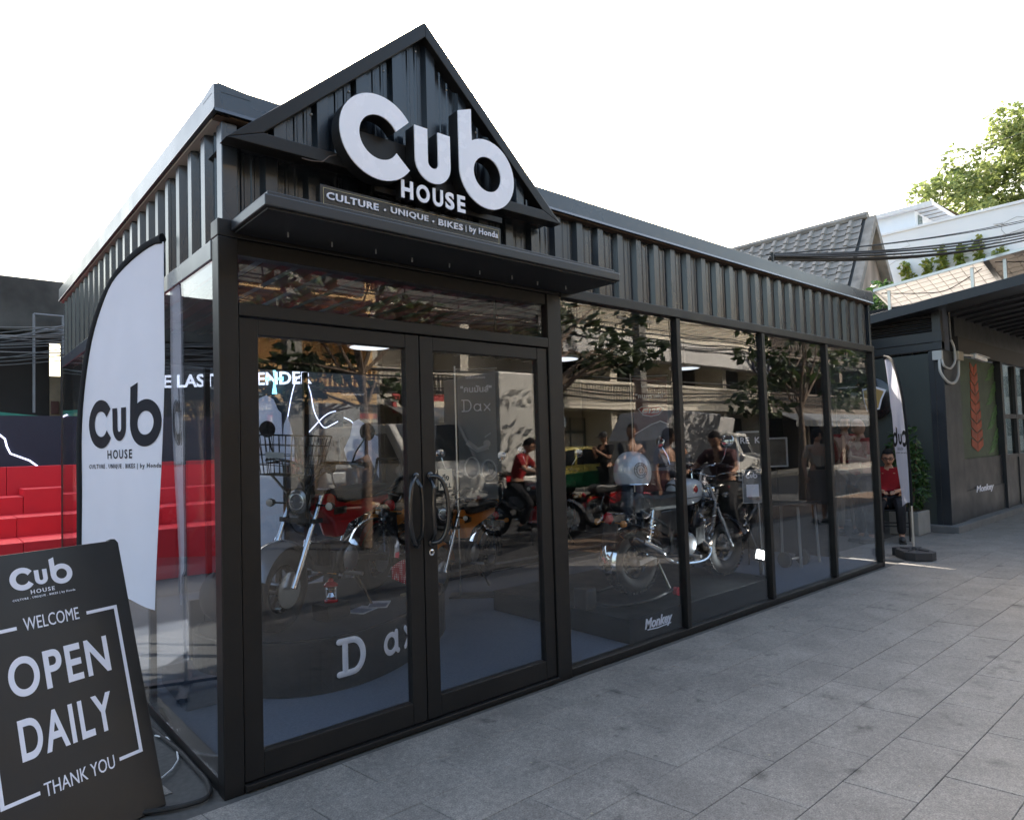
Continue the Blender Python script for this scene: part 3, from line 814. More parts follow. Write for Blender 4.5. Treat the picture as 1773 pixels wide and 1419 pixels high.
# small things on the rounded podium
lan = T('camp_lantern', 'small red camping lantern on a black box', 'lantern', (1.06, 1.16, .475))
MB().lathe([(.045, 0), (.047, .012), (.04, .02)], n=18).build('lantern_base', RED, lan, smooth=True)
MB().lathe([(.037, .021), (.04, .03), (.04, .095), (.037, .1)], n=18).build('lantern_glass', ACRYL, lan, smooth=True)
MB().lathe([(.02, .021), (.03, .035), (.016, .06), (.03, .085), (.02, .1)], n=16).build('lantern_reflector', CHROME, lan, smooth=True)
for k in range(4):
    a = k * PI / 2 + .4
    MB().tube([(.042 * math.cos(a), .042 * math.sin(a), .015), (.042 * math.cos(a), .042 * math.sin(a), .108)], .003, 6).build('guard_rod', CHROME, lan)
MB().lathe([(.048, .104), (.047, .115), (.03, .128), (.018, .133), (.018, .145), (.008, .155)], n=18).build('lantern_cap', RED, lan, smooth=True)
tag(MB().box(-.1, .1, -.075, .075, 0, .1).build('black_box', PODM, bevel=.006, loc=(1.06, 1.16, .372), rz=.3), 'small black box under the red lantern', 'box')
for i, (x, y, r_, lab) in enumerate(((1.30, 1.18, .5, 'open motorcycle magazine lying left of another on the podium'), (1.46, 1.24, .9, 'folded printed magazine lying right of another on the podium'))):
    mg = T('magazine', lab, 'magazine', (x, y, .373), r_, 'magazines on the rounded podium')
    MB().box(-.1, .1, -.07, .07, 0, .006).build('pages', M('magazine_paper', (.4, .4, .42), .5, var=.4, vs=18), mg)
    MB().box(-.09, .02, -.06, .06, .0065, .008).build('cover_picture', M('magazine_picture', (.08, .09, .14), .4, var=.8, vs=40), mg)
pc = MB()
for k in range(40):
    a = k * 2.4; z = k / 40; r = .028 * math.sin(PI * (.15 + .8 * z))
    pc.ell((r * math.cos(a), r * math.sin(a), .008 + z * .05), (.008, .008, .004), 6, 4)
tag(pc.build('pine_cone', M('pine_cone_brown', (.16, .11, .06), .8), loc=(1.2, 1.3, .372)), 'brown pine cone beside the red lantern', 'pine cone')
tag(pc.mesh('pc') and MB().ell((0, 0, .012), (.05, .03, .012), 10, 6).build('dry_leaf', M('dry_leaf', (.2, .15, .09), .8), loc=(1.75, 1.35, .372)), 'dry brown leaf lying on the podium under the red cloth', 'leaf')
def bq(u, v):
    x = (u - .5) * .2; z = -.13 * v * (1 - .5 * abs(u - .5) * 1.4)
    return (x, .02 * math.sin(u * 9) * v, z + .05 * (1 - v) * math.sin(PI * u))
bn = MB().grid(bq, 14, 10); g2 = MB().grid(lambda u, v: tuple(Vector(bq(u, v)) + Vector((0, .004, 0))), 14, 10); bn.add(g2.v, g2.f)
tag(bn.build('bandana', dots_mat('red_dotted_cloth', (.38, .008, .02), (.75, .6, .6), 75), smooth=True, loc=(1.72, 1.3, .60), rz=-.4), 'red bandana with white dots hanging from the motorbike rack', 'bandana')

# ------------------------------------------------------------------ inside: banners, boards, lamps
def hang_banner(label, x, y, rz, zt, w, h, bg_m, seed):
    t = T('hanging_banner', label, 'banner', (x, y, .05), rz, 'printed banners on stands')
    zt -= .05
    b = MB()
    for off in (0, .003):
        g = MB().grid(lambda u, v: ((u - .5) * w, off + .012 * math.sin(u * 5 + seed + v * 3), zt - h * (1 - v) + .02 * math.sin(u * PI) * (-(v > .9))), 12, 12); b.add(g.v, g.f)
    cl = b.build('banner_cloth', bg_m, t, smooth=True)
    MB().tube([(-w / 2 - .02, .01, 0.01), (-w / 2 - .02, .01, zt + .04)], .008, 8).build('stand_pole', STEEL, t, smooth=True)
    MB().tube([(-w / 2 - .02, .01, zt + .01), (w / 2 + .02, .01, zt + .01)], .006, 8).build('top_bar', STEEL, t, smooth=True)
    MB().box(-w / 2 - .12, w / 2, -.12, .12, 0, .012).build('stand_base', BLK, t)
    return t, cl, zt
t, cl, z0 = hang_banner('grey hanging banner with Thai words behind the right door', 3.06, 2.1, -.72, 2.22, .37, 1.25, M('grey_banner_print', (.1, .105, .115), .7, var=.3, vs=2), 1)
text_mb('ไลฟ์สไตล์ของ', .03, (-.1, -.022, z0 - .09), (1, 0, 0), (0, 0, 1), .001, width=.19).build('thai_words', WPAINT, cl)
text_mb('"คนมันส์"', .08, (-.15, -.022, z0 - .22), (1, 0, 0), (0, 0, 1), .001, width=.30, bold=.002).build('thai_words', WPAINT, cl)
fr2 = lambda x, z: (x, -.022, z)
b = MB()
for (stl, xc, zc, hh) in ((Dst, -.1, z0 - .35, .13), (ast, .0, z0 - .355, .12), (xst, .1, z0 - .355, .12)):
    for s_ in stl: b.tube([(xc + x * hh, -.022, zc + z * hh) for x, z in s_], .006, 6)
b.build('outlined_letters', WPAINT, cl)
# printed bike picture
b = MB()
for cx, cz in ((-.06, z0 - .95), (.1, z0 - .98)): b.tube([(cx + .07 * math.cos(a * PI / 8), -.021, cz + .1 * math.sin(a * PI / 8)) for a in range(16)], .01, 6, closed=True)
b.tube([(-.1, -.021, z0 - .7), (.0, -.021, z0 - .78), (.1, -.021, z0 - .75)], .03, 6).tube([(.07, -.021, z0 - .66), (.13, -.021, z0 - .62)], .008, 6).ell((.09, -.021, z0 - .72), (.035, .004, .035))
b.build('bike_print', M('grey_print', (.28, .28, .29), .6), cl)
t, cl, z0 = hang_banner('dark red hanging banner with a lozenge badge above the white helmet', 5.15, 1.62, -.74, 2.20, .38, 1.5, M('maroon_banner_print', (.09, .022, .026), .7, var=.2, vs=2), 2)
text_mb('ไลฟ์สไตล์ของ', .03, (-.1, -.022, z0 - .12), (1, 0, 0), (0, 0, 1), .001, width=.19).build('thai_words', WPAINT, cl)
text_mb('"คนคราฟต์"', .08, (-.165, -.022, z0 - .24), (1, 0, 0), (0, 0, 1), .001, width=.33, bold=.002).build('thai_words', WPAINT, cl)
bz = z0 - .38
hexa = [(-.15, .02), (-.1, .05), (.1, .05), (.15, .02), (.09, -.05), (0, -.07), (-.09, -.05)]
MB().prism(hexa, lambda x, z, d: (x, d, bz + z), -.021, -.017).build('badge_rim', WPAINT, cl)
MB().prism([(x * .9, z * .86) for x, z in hexa], lambda x, z, d: (x, d, bz + z), -.0235, -.0215).build('badge', M('badge_red', (.3, .012, .02), .5), cl)
text_mb('C125', .05, (-.1, -.0245, bz - .03), (1, 0, 0), (0, 0, 1), .001, width=.2, height=.052, bold=.002, shear=.2).build('badge_lettering', WPAINT, cl)
MB().prism([(-.19, -1.05), (.19, -1.05), (.19, -.55), (.1, -.5), (-.19, -.64)], lambda x, z, d: (x, d, z0 + z), -.02, -.016).build('picture_print', M('blue_grey_print', (.07, .085, .13), .6, var=.5, vs=8), cl)
MB().tube([(-.19, -.021, z0 - .64), (0, -.021, z0 - .535), (.1, -.021, z0 - .5), (.19, -.021, z0 - .54)], .007, 6).build('picture_line', WPAINT, cl)

def framed(label, x, y, rz, z, w, h, txts, fm, inner):
    t = T('framed_board', label, 'framed board', (x, y, z), rz)
    b = MB(); e = .02
    b.box(-w / 2, -w / 2 + e, -.012, .012, 0, h).box(w / 2 - e, w / 2, -.012, .012, 0, h).box(-w / 2 + e, w / 2 - e, -.011, .011, 0, e).box(-w / 2 + e, w / 2 - e, -.011, .011, h - e, h)
    b.build('frame', fm, t, bevel=.003)
    if inner: 
        pn = MB().box(-w / 2 + e, w / 2 - e, -.004, .004, e, h - e).build('panel', inner, t)
        for s, x0, z1, hh in txts: text_mb(s, hh, (x0, -.006, z1), (1, 0, 0), (0, 0, 1), .001, height=hh, bold=.001).build('lettering', WPAINT, pn)
    MB().tube([(-w / 4, .02, h * .5), (-w / 4, .03, -z + .05)], .01, 6).tube([(w / 4, .02, h * .5), (w / 4, .03, -z + .05)], .01, 6).build('stand_legs', BLK, t)
    return t
GFR = M('pale_frame', (.42, .43, .44), .4)
framed('tall black menu board in a pale frame behind the right windows', 6.12, .95, -.75, 1.0, .36, .56, [('RE  K', -.14, .42, .07), ('LI', .02, .06, .07)], GFR, M('menu_black', (.015, .016, .02), .4))
framed('wide pale picture frame holding a dark poster behind the right windows', 6.78, 1.15, -.75, 1.12, .52, .36, [('V', -.05, .24, .05)], GFR, M('poster_dark', (.04, .038, .035), .4, var=.9, vs=9))
qs = T('code_stand', 'small clear sign holder on a thin pole by the third window', 'sign holder', (5.06, .38, .05), -.7)
MB().box(-.095, .095, -.003, .003, .8, 1.12).build('clear_plate', ACRYL, qs)
MB().box(-.09, .09, -.0055, -.0035, .805, 1.115).build('printed_card', M('grey_card', (.13, .14, .155), .5, var=.2), qs)
b = MB(); b.box(-.095, -.09, -.0065, .005, .8, 1.12).box(.09, .095, -.0065, .005, .8, 1.12).box(-.09, .09, -.0065, .005, .8, .805).box(-.09, .09, -.0065, .005, 1.115, 1.12)
b.build('card_border', M('pale_border', (.45, .46, .48), .4), qs)
MB().box(-.06, .06, -.0075, -.006, .86, .98).build('white_square', WPAINT, qs)
logo((-.04, -.0065, 1.06), (1, 0, 0), (0, 0, 1), .022, .0008, house=False, small=False).build('logo_print', WPAINT, qs)
MB().tube([(.075, .01, 0), (.06, .01, .8)], .006, 6).build('pole', STEEL, qs)
MB().box(-.1, .12, -.08, .08, 0, .012).build('stand_base', BLK, qs)

def lamp_disc(x, y, label):
    t = T('ceiling_lamp', label, 'ceiling lamp', (x, y, 2.4), 0, 'disc lamps hanging from the ceiling')
    MB().lathe([(.19, 0), (.2, .008), (.2, .02), (.19, .03)], n=28).build('lamp_disc', M('white_lamp_housing', (.6, .6, .62), .4), t, smooth=True)
    MB().lathe([(.18, -.002), (.18, -.001)], n=28).build('diffuser', M('lit_diffuser', (.8, .8, .8), .5, emit=(.9, .95, 1), es=.35), t)
    MB().tube([(0, 0, .03), (0, 0, .37)], .012, 8).build('lamp_rod', BLK, t)
for x, y, l_ in ((2.07, 2.38, 'round white lamp seen through the left door'), (4.28, 2.13, 'round white lamp behind the post right of the doors'), (6.39, 2.0, 'round white lamp above the dark red banner'), (2.84, 1.52, 'round white lamp hidden behind the door head')):
    lamp_disc(x, y, l_)

# LED work light that shines on the second motorbike
led = T('work_light', 'small lit white floodlight on the end of the low podium', 'work light', (4.70, .13, .225))
MB().box(-.05, .05, -.03, .03, .01, .018).build('light_foot', BLK, led)
Rl = Matrix.Rotation(rad(-52), 3, 'Z') @ Matrix.Rotation(rad(-15), 3, 'X') @ Matrix.Rotation(rad(14), 3, 'Y')
MB().obox((0, 0, .2), (.105, .04, .115), Rl).box(-.012, .012, -.01, .01, .018, .15).build('light_body', BLK, led, bevel=.005)
MB().obox(Rl @ Vector((0, -.022, 0)) + Vector((0, 0, .2)), (.07, .004, .078), Rl).build('light_panel', M('lit_led', (.9, .9, .9), .3, emit=(.95, 1, 1), es=7), led)
MB().tube([(.0, .02, .24), (-.05, .1, .52)], .007, 6).build('light_stem', M('grey_rod', (.12, .12, .12), .4), led)
lt = bpy.data.lights.new('led_beam', 'SPOT'); lt.energy = 8; lt.spot_size = rad(75); lt.spot_blend = .6; lt.shadow_soft_size = .05; lt.color = (.93, 1, 1)
lo = bpy.data.objects.new('led_beam', lt); COL.objects.link(lo); lo.parent = led; lo.location = (-.045, -.03, .2); lo.rotation_euler = (rad(88), 0, rad(66))

tb_ = T('side_table', 'small dark table with pale legs near the right end wall', 'table', (6.5, .75, .05))
MB().box(-.25, .25, -.25, .25, .66, .69).build('tabletop', PODM, tb_, bevel=.005)
for sx in (-1, 1):
    for sy in (-1, 1): MB().bar((sx * .22, sy * .22, 0), (sx * .2, sy * .2, .66), .025, .025).build('leg', M('grey_leg', (.2, .2, .2), .4), tb_)
def dumbbell(x, y, rz, z, label):
    t = T('dumbbell', label, 'dumbbell', (x, y, z), rz, 'black dumbbells behind the right windows')
    MB().tube([(-.16, 0, .085), (.16, 0, .085)], .013, 8).build('bar', STEEL, t)
    for s in (-1, 1):
        MB().lathe([(.04, -.02), (.085, -.018), (.085, .018), (.04, .02)], (s * .15, 0, .085), (1, 0, 0), 20).build('weight_plate', RUB, t, smooth=True)
dumbbell(5.6, 1.35, -.4, .05, 'black dumbbell nearer the silver motorbike on the shop floor'); dumbbell(6.3, .62, -.2, .05, 'black dumbbell farther right beside the lit work light')

# ------------------------------------------------------------------ motorbikes
LENS = M('headlight_lens', (.12, .13, .145), .06, .5, var=.8, vs=26, coat=1)
REDL = M('red_lens', (.4, .01, .015), .15, coat=.6)
AMB = M('amber_lens', (.7, .22, .02), .2)
SEATM = M('black_seat_vinyl', (.016, .016, .017), .5, bump=.15, bs=120)
def circ(cx, cz, r, n=28, y=0): return [(cx + r * math.cos(2 * PI * i / n), y, cz + r * math.sin(2 * PI * i / n)) for i in range(n)]
def wheel(nm, par, x, z, r, w, rim_m, spokes=5, knob=False, disc=True):
    h = MB().lathe([(.03, -w * .55), (.045, -w * .4), (.045, w * .4), (.03, w * .55)], (x, 0, z), (0, 1, 0), 14).build(nm, ALLOY, par, smooth=True)
    b = MB().tube(circ(x, z, r - w * .5, 36), w * .5, 10, closed=True)
    if knob:
        for k in range(44):
            a = 2 * PI * k / 44
            for s in (-1, 0, 1):
                yy = s * w * .33; rr = r - .002 if s == 0 else r - w * .1
                Rm = Matrix.Rotation(-a - (.07 * s), 3, 'Y')
                b.obox((x + rr * math.cos(a + .07 * abs(s)), yy, z + rr * math.sin(a + .07 * abs(s))), (.012, w * .24, .02), Matrix.Rotation(-(a + .07 * abs(s)), 3, 'Y'))
    b.build('tyre', RUB, h, smooth=True)
    b = MB().tube(circ(x, z, r - w * .98, 32), w * .17, 6, closed=True, flat=((0, 1, 0), 1.6))
    n = spokes
    for k in range(n):
        a = 2 * PI * k / n + .3
        p = Vector((math.cos(a), 0, math.sin(a)))
        if n > 10:
            for s in (-1, 1): b.tube([Vector((x, s * .03, z)) + p * .04, Vector((x, 0, z)) + p * (r - w)], .0025, 5)
        else:
            b.bar(Vector((x, 0, z)) + p * .03, Vector((x, 0, z)) + p * (r - w * .95), .03, .026, up=(0, 1, 0))
    b.build('rim', rim_m, h, smooth=True)
    if disc:
        d = MB().lathe([(.05, -.003), (r * .42, -.003), (r * .42, .003), (.05, .003)], (x, w * .62, z), (0, 1, 0), 24)
        for k in range(6):
            a = k * PI / 3
            d.lathe([(.012, 0), (.012, .002)], (x + r * .32 * math.cos(a), w * .62 + .0035, z + r * .32 * math.sin(a)), (0, 1, 0), 8)
        d.build('brake_disc', STEEL, h)
    return h
def fender(nm, par, x, z, r, w, a0, a1, m):
    b = MB()
    def f(u, v, o=0):
        a = rad(a0 + (a1 - a0) * u); q = (v - .5) * 2
        rr = r + o - .028 * q * q
        return (x + rr * math.cos(a), q * w * .5, z + rr * math.sin(a))
    for o in (0, .004):
        g = MB().grid(lambda u, v: f(u, v, o), 18, 8); b.add(g.v, g.f)
    return b.build(nm, m, par, smooth=True)
def lathe_obj(nm, prof, c, ax, m, par, n=20): return MB().lathe(prof, c, ax, n).build(nm, m, par, smooth=True)
def bike(label, loc, rz, style, paint, group=None, tilt=0, seat=SEATM, fend=None, extras=True):
    t = T('motorbike', label, 'motorbike', loc, rz, group)
    t.rotation_euler.x = tilt
    wb, r, w = {'dax': (1.2, .262, .125), 'monkey': (1.155, .265, .14), 'street': (1.26, .29, .085)}[style]
    fx, rx = wb / 2, -wb / 2
    fend = fend or paint
    rimm = {'dax': BGLOSS, 'monkey': BGLOSS, 'street': CHROME}[style]
    wheel('front_wheel', t, fx, r, r, w, rimm, 5 if style != 'street' else 24, style == 'monkey')
    wheel('rear_wheel', t, rx, r, r, w, rimm, 5 if style != 'street' else 24, style == 'monkey')
    # fork
    hx, hz = fx - .30, .86
    b = MB()
    for s in (-1, 1):
        yy = s * (w * .5 + .045)
        top = Vector((hx + .02, yy, hz - .02)); bot = Vector((fx + .005, yy, r + .01)); mid = bot.lerp(top, .45)
        b.tube([mid, top], .016, 10); b.tube([bot, mid], .022, 10); b.tube([mid, mid + (top - mid) * .05], .026, 10)
    b.build('fork', CHROME if style != 'street' else STEEL, t, smooth=True)
    b = MB()
    for zz, xx in ((hz - .02, hx + .01), (hz - .2, hx + .09)): b.obox((xx, 0, zz), (.09, w + .14, .03))
    b.bar((hx - .02, 0, hz + .01), (hx + .085, 0, hz - .24), .05, .05)
    b.build('fork_clamp', BGLOSS, t, bevel=.004)
    fender('front_fender', t, fx, r, r + .03, w + .05, 20, 165, fend)
    fender('rear_fender', t, rx, r, r + .04, w + .05, 25, 190, fend if style != 'dax' else CHROME)
    # headlight
    hl = lathe_obj('headlight', [(.03, -.1), (.07, -.07), (.086, -.01), (.09, .0), (.09, .012), (.08, .014)], (hx + .12, 0, hz - .08), (1, 0, -.05), BGLOSS if style == 'dax' else CHROME, t, 28)
    lathe_obj('headlight_lens', [(.08, .012), (.06, .024), (.02, .03)], (hx + .12, 0, hz - .08), (1, 0, -.05), LENS, hl, 24)
    b = MB()
    b.tube([(hx + .12 + .0265 * 1, .05 * math.cos(2 * PI * i / 16), hz - .08 + .05 * math.sin(2 * PI * i / 16)) for i in range(16)], .004, 5, closed=True)
    b.box(hx + .143, hx + .149, -.055, .055, hz - .085, hz - .075)
    b.build('lamp_ring', STEEL, hl)
    for s in (-1, 1):
        q = MB().tube([(hx + .08, s * .1, hz - .1), (hx + .1, s * .2, hz - .1)], .007, 6).lathe([(.02, -.03), (.028, 0), (.026, .012)], (hx + .11, s * .22, hz - .1), (1, 0, 0), 12).build('front_indicator', BGLOSS, t, smooth=True)
        lathe_obj('indicator_lens', [(.025, .0125), (.015, .02)], (hx + .11, s * .22, hz - .1), (1, 0, 0), M('clear_lens', (.5, .45, .4), .1, coat=.5), q, 12)
    # handlebar
    bz = hz + .17
    pts = smooth_pts([(hx - .01, .04, hz), (hx + .0, .07, bz - .04), (hx + .01, .2, bz), (hx - .06, .36, bz - .01)], 5)
    b = MB().tube(pts, .011, 8).tube([(p.x, -p.y, p.z) for p in pts], .011, 8).tube([(hx, -.07, bz - .04), (hx, .07, bz - .04)], .009, 8)
    hb = b.build('handlebar', CHROME if style != 'dax' else BGLOSS, t, smooth=True)
    for s in (-1, 1):
        a_ = Vector((hx - .035, s * .28, bz - .005)); c_ = Vector((hx - .07, s * .39, bz - .012))
        MB().tube([a_, c_], .018, 8).build('grip', RUB, hb, smooth=True)
        MB().tube([a_ + Vector((.03, 0, .0)), c_ + Vector((.07, 0, -.01))], .006, 6).build('lever', STEEL, hb)
        mr = MB().tube([a_, a_ + Vector((.02, s * .04, .08)), a_ + Vector((-.01, s * .09, .18))], .006, 6)
        mr.lathe([(.02, .012), (.055, .008), (.058, -.004), (.055, -.006)], a_ + Vector((-.01, s * .1, .21)), (1, s * -.15, -.1), 18)
        mo = mr.build('mirror', BGLOSS if style == 'dax' else CHROME, hb, smooth=True)
        lathe_obj('mirror_glass', [(.052, -.0065), (.05, -.0075)], a_ + Vector((-.01, s * .1, .21)), (1, s * -.15, -.1), CHROME, mo, 18)
    lathe_obj('speedometer', [(.03, -.04), (.045, -.02), (.048, .01), (.044, .012)], (hx + .05, 0, hz + .07), (-.5, 0, 1), BGLOSS, t)
    # frame, tank, seat
    if style == 'dax':
        prof = [(hx - .04, .80), (hx - .06, .70), (hx - .2, .60), (hx - .26, .50), (hx - .36, .50), (hx - .40, .585), (-.1, .585), (-.45, .64), (-.72, .70), (-.72, .755), (-.3, .75), (-.05, .74), (hx - .14, .83)]
        prof = [(x, z) for x, z in prof]
        MB().prism(prof, lambda x, z, d: (x, d, z), -.062, .062).build('pressed_frame', paint, t, bevel=.022)
        for s in (-1, 1):
            MB().bar((.1, s * .0645, .69), (-.06, s * .0645, .69), .05, .003, up=(0, 1, 0)).build('side_emblem', M('dark_emblem', (.05, .04, .03), .3), t)
        sp = [(-.66, .76), (-.1, .745), (.06, .75), (.09, .79), (-.05, .82), (-.4, .835), (-.64, .84), (-.7, .8)]
        MB().prism(sp, lambda x, z, d: (x, d, z), -.115, .115).build('seat', seat, t, bevel=.03)
        b = MB()
        for s in (-1, 1): b.tube(smooth_pts([(-.3, s * .12, .77), (-.6, s * .13, .8), (-.78, s * .12, .86), (-.8, s * .1, 1.02)], 4), .011, 8)
        b.tube([(-.8, -.1, 1.02), (-.8, .1, 1.02)], .011, 8)
        b.build('grab_rail', BGLOSS, t, smooth=True)
    else:
        sc = 1.0 if style == 'monkey' else 1.15
        b = MB().tube(smooth_pts([(hx - .02, 0, .80), (.0, 0, .72), (-.3, 0, .68), (-.62, 0, .70)], 5), .03, 8).tube(smooth_pts([(hx, 0, .76), (.2, 0, .5), (.14, 0, .3)], 4), .024, 8)
        for s in (-1, 1): b.tube(smooth_pts([(-.05, s * .05, .70), (-.2, s * .1, .45), (-.2, s * .1, .3)], 4), .018, 8).tube([(-.2, s * .11, .5), (-.6, s * .11, .7)], .016, 8)
        b.build('frame', paint if style == 'monkey' and False else BGLOSS, t, smooth=True)
        tank = MB()
        tz = .80
        def tf(u, v):
            a = 2 * PI * u; p = v
            wd = .125 * math.sin(PI * (p * .86 + .1)) ** .45; hh = .105 * math.sin(PI * (p * .8 + .16)) ** .5
            cs = lambda q: (abs(q) ** .65) * (1 if q > 0 else -1)
            return (-.07 + .36 * sc * p, wd * cs(math.cos(a)), tz + .02 * p + hh * cs(math.sin(a)) - .03 * (math.sin(a) < -.5))
        tank.grid(tf, 28, 14)
        tank.ell((-.065, 0, tz), (.012, .065, .06), 14, 6).ell((.29 * sc - .0, 0, tz + .02), (.012, .05, .05), 14, 6)
        tk = tank.build('fuel_tank', paint, t, smooth=True)
        for s in (-1, 1):
            q = lathe_obj('round_badge', [(.036, 0), (.036, .004), (.03, .006)], (.1, s * .121, tz + .02), (0, s, 0), CHROME, tk)
            lathe_obj('badge_face', [(.029, .0065), (.027, .008)], (.1, s * .121, tz + .02), (0, s, 0), REDL, q)
        MB().tube([(.02, 0, tz + .1), (.02, 0, tz + .125)], .03, 14).build('fuel_cap', CHROME, tk, smooth=True)
        if style == 'monkey':
            for s in (-1, 1): MB().bar((-.05, s * .119, tz - .055), (.27, s * .11, tz - .045), .004, .012, up=(0, 1, 0)).build('tank_stripe', CHROME, tk)
        sp = [(-.66, .665), (-.08, .665), (-.03, .76), (-.08, .815), (-.35, .80), (-.6, .835), (-.70, .80), (-.72, .72)]
        sl_ = MB().prism(sp, lambda x, z, d: (x, d, z), -.13, .13).build('seat', seat, t, bevel=.04)
        MB().tube(smooth_pts([(-.06, .123, .765), (-.3, .126, .745), (-.55, .123, .775)], 4), .004, 5).tube(smooth_pts([(-.06, -.123, .765), (-.3, -.126, .745), (-.55, -.123, .775)], 4), .004, 5).build('seat_piping', WPAINT, sl_)
        for s in (-1, 1): MB().prism([(-.05, .68), (-.32, .66), (-.36, .5), (-.2, .42), (-.06, .5)], lambda x, z, d: (x, d, z), s * .09 - .02, s * .09 + .02).build('side_cover', paint if style != 'monkey' else BGLOSS, t, bevel=.012)
    # engine
    b = MB().lathe([(.05, -.12), (.11, -.1), (.115, 0), (.11, .1), (.05, .12)], (-.02, 0, .36), (0, 1, 0), 22).box(-.2, .12, -.085, .085, .27, .42)
    e = b.build('engine', M('engine_alloy', (.05, .05, .052), .35, .6), t, bevel=.012)
    b = MB()
    for k in range(7): b.obox((.15 + k * .018, 0, .40 + k * .004), (.007, .15, .15 - .008 * (k > 5)))
    b.obox((.21, 0, .41), (.13, .1, .1))
    b.build('cylinder_fins', M('dark_fins', (.03, .03, .031), .45, .5), e)
    for s in (-1, 1): lathe_obj('engine_cover', [(.09, 0), (.095, .012), (.07, .03), (.03, .034)], (-.02, s * .122, .36), (0, s, 0), ALLOY, e)
    b = MB()
    for k in range(8):
        a = 2 * PI * k / 8
        for s in (-1, 1): b.lathe([(.008, 0), (.008, .006)], (-.02 + .082 * math.cos(a), s * .136, .36 + .082 * math.sin(a)), (0, s, 0), 6)
    b.build('cover_bolts', CHROME, e)
    # exhaust
    pts = smooth_pts([(.24, -.06, .36), (.3, -.1, .28), (.15, -.14, .2), (-.2, -.15, .22), (-.4, -.16, .32)], 5)
    ex_ = MB().tube(pts, .016, 8).build('exhaust_pipe', CHROME, t, smooth=True)
    MB().tube([(-.36, -.165, .3), (-.42, -.165, .33), (-.72, -.17, .46), (-.75, -.17, .475)], [.02, .045, .045, .025], 14).build('muffler', BGLOSS, t, smooth=True)
    MB().tube([(-.45, -.215, .36), (-.65, -.22, .45)], .018, 8, flat=((0, 1, 0), .3)).build('heat_shield', CHROME, t, smooth=True)
    # swing arm, shocks
    b = MB()
    for s in (-1, 1): b.bar((-.18, s * .07, .34), (rx - .03, s * (w * .5 + .035), r), .025, .045)
    b.build('swing_arm', BGLOSS if style != 'monkey' else STEEL, t, bevel=.004)
    for s in (-1, 1):
        a_ = Vector((rx + .05, s * (w * .5 + .06), r + .06)); c_ = Vector((rx + .14, s * .13, .68))
        sh = MB().tube([a_, c_], .011, 8).build('shock_absorber', CHROME, t, smooth=True)
        pts = []
        for k in range(90):
            f = k / 89; ax = (c_ - a_); x_, y_, _ = basis(ax)
            pts.append(a_ + ax * (.2 + .62 * f) + (x_ * math.cos(f * 50) + y_ * math.sin(f * 50)) * .026)
        MB().tube(pts, .0045, 4).build('spring', CHROME if style == 'monkey' else BGLOSS, sh, smooth=True)
    # tail
    tlx = rx - .2
    q = MB().bar((rx - .02, 0, .68), (tlx - .03, 0, .60), .05, .02, up=(0, 1, 0)).obox((tlx - .04, 0, .50), (.012, .15, .2), Matrix.Rotation(rad(12), 3, 'Y')).build('tail_bracket', BGLOSS, t)
    lathe_obj('tail_light', [(.045, 0), (.05, .015), (.035, .04), (.01, .046)], (tlx - .035, 0, .64), (-1, 0, -.1), REDL, q, 18)
    for s in (-1, 1):
        q2 = MB().tube([(tlx - .0, s * .03, .60), (tlx - .02, s * .13, .60)], .006, 6).lathe([(.026, -.015), (.028, .01), (.015, .02)], (tlx - .03, s * .15, .60), (-1, 0, 0), 12).build('rear_indicator', M('indicator_amber', (.5, .2, .04), .2, coat=.5), q, smooth=True)
    # stand, pegs
    MB().tube([(-.12, .1, .27), (-.16, .24, .01)], .009, 6).build('side_stand', BGLOSS, t)
    b = MB()
    for s in (-1, 1): b.tube([(.0, s * .09, .26), (.0, s * .24, .265)], .014, 8)
    b.build('foot_pegs', STEEL, t, smooth=True)
    # brake and clutch hoses
    b = MB()
    for s in (-1, 1): b.tube(smooth_pts([(hx - .0, s * .24, bz), (hx + .13, s * .12, bz - .03), (hx + .12, s * .06, hz - .22), (hx - .02, s * .05, .55)], 5), .005, 5)
    b.tube(smooth_pts([(hx, .2, bz), (hx + .18, .1, hz + .0), (hx + .14, .1, hz - .25), (fx - .03, .1, r + .08)], 5), .005, 5)
    b.build('control_hoses', RUB, t, smooth=True)
    return t

daxrz = math.atan2(-.53, -.85)
dax = bike('red motorbike with a wire front basket on the rounded podium', (1.17, 1.40, .372), math.atan2(1.06 - 1.73, .65 - 1.71), 'dax', RED, fend=M('grey_fender_paint', (.2, .21, .23), .25, .3, coat=.4), tilt=-.06)
# wire basket in front of its handlebar
b = MB()
def rect(cx, cz, hx_, hy, z): return [(cx - hx_, -hy, z), (cx + hx_, -hy, z), (cx + hx_, hy, z), (cx - hx_, hy, z)]
bx = .55; z0_, z1_ = .955, 1.20
lerp = lambda a, c, t: a + (c - a) * t
rings = []
for k in range(5):
    f = k / 4; q = rect(bx, 0, lerp(.1, .14, f), lerp(.17, .215, f), lerp(z0_, z1_, f)); rings.append(q)
    b.tube(q, .005 if k == 4 else .003, 6, closed=True)
for e in range(4):
    p0, p1 = Vector(rings[0][e]), Vector(rings[0][(e + 1) % 4]); q0, q1 = Vector(rings[4][e]), Vector(rings[4][(e + 1) % 4])
    n = 6 if e % 2 == 0 else 9
    for k in range(n): b.tube([p0.lerp(p1, k / n), q0.lerp(q1, k / n)], .0028, 5)
for k in range(8): b.tube([(bx - .09, -.15 + .3 * k / 7, z0_), (bx + .09, -.15 + .3 * k / 7, z0_)], .0028, 5)
bk = b.build('wire_basket', BGLOSS, dax)
MB().bar((bx + .02, -.1, .95), (.36, -.05, .75), .012, .012).bar((bx + .02, .1, .95), (.36, .05, .75), .012, .012).build('basket_bracket', BGLOSS, bk)
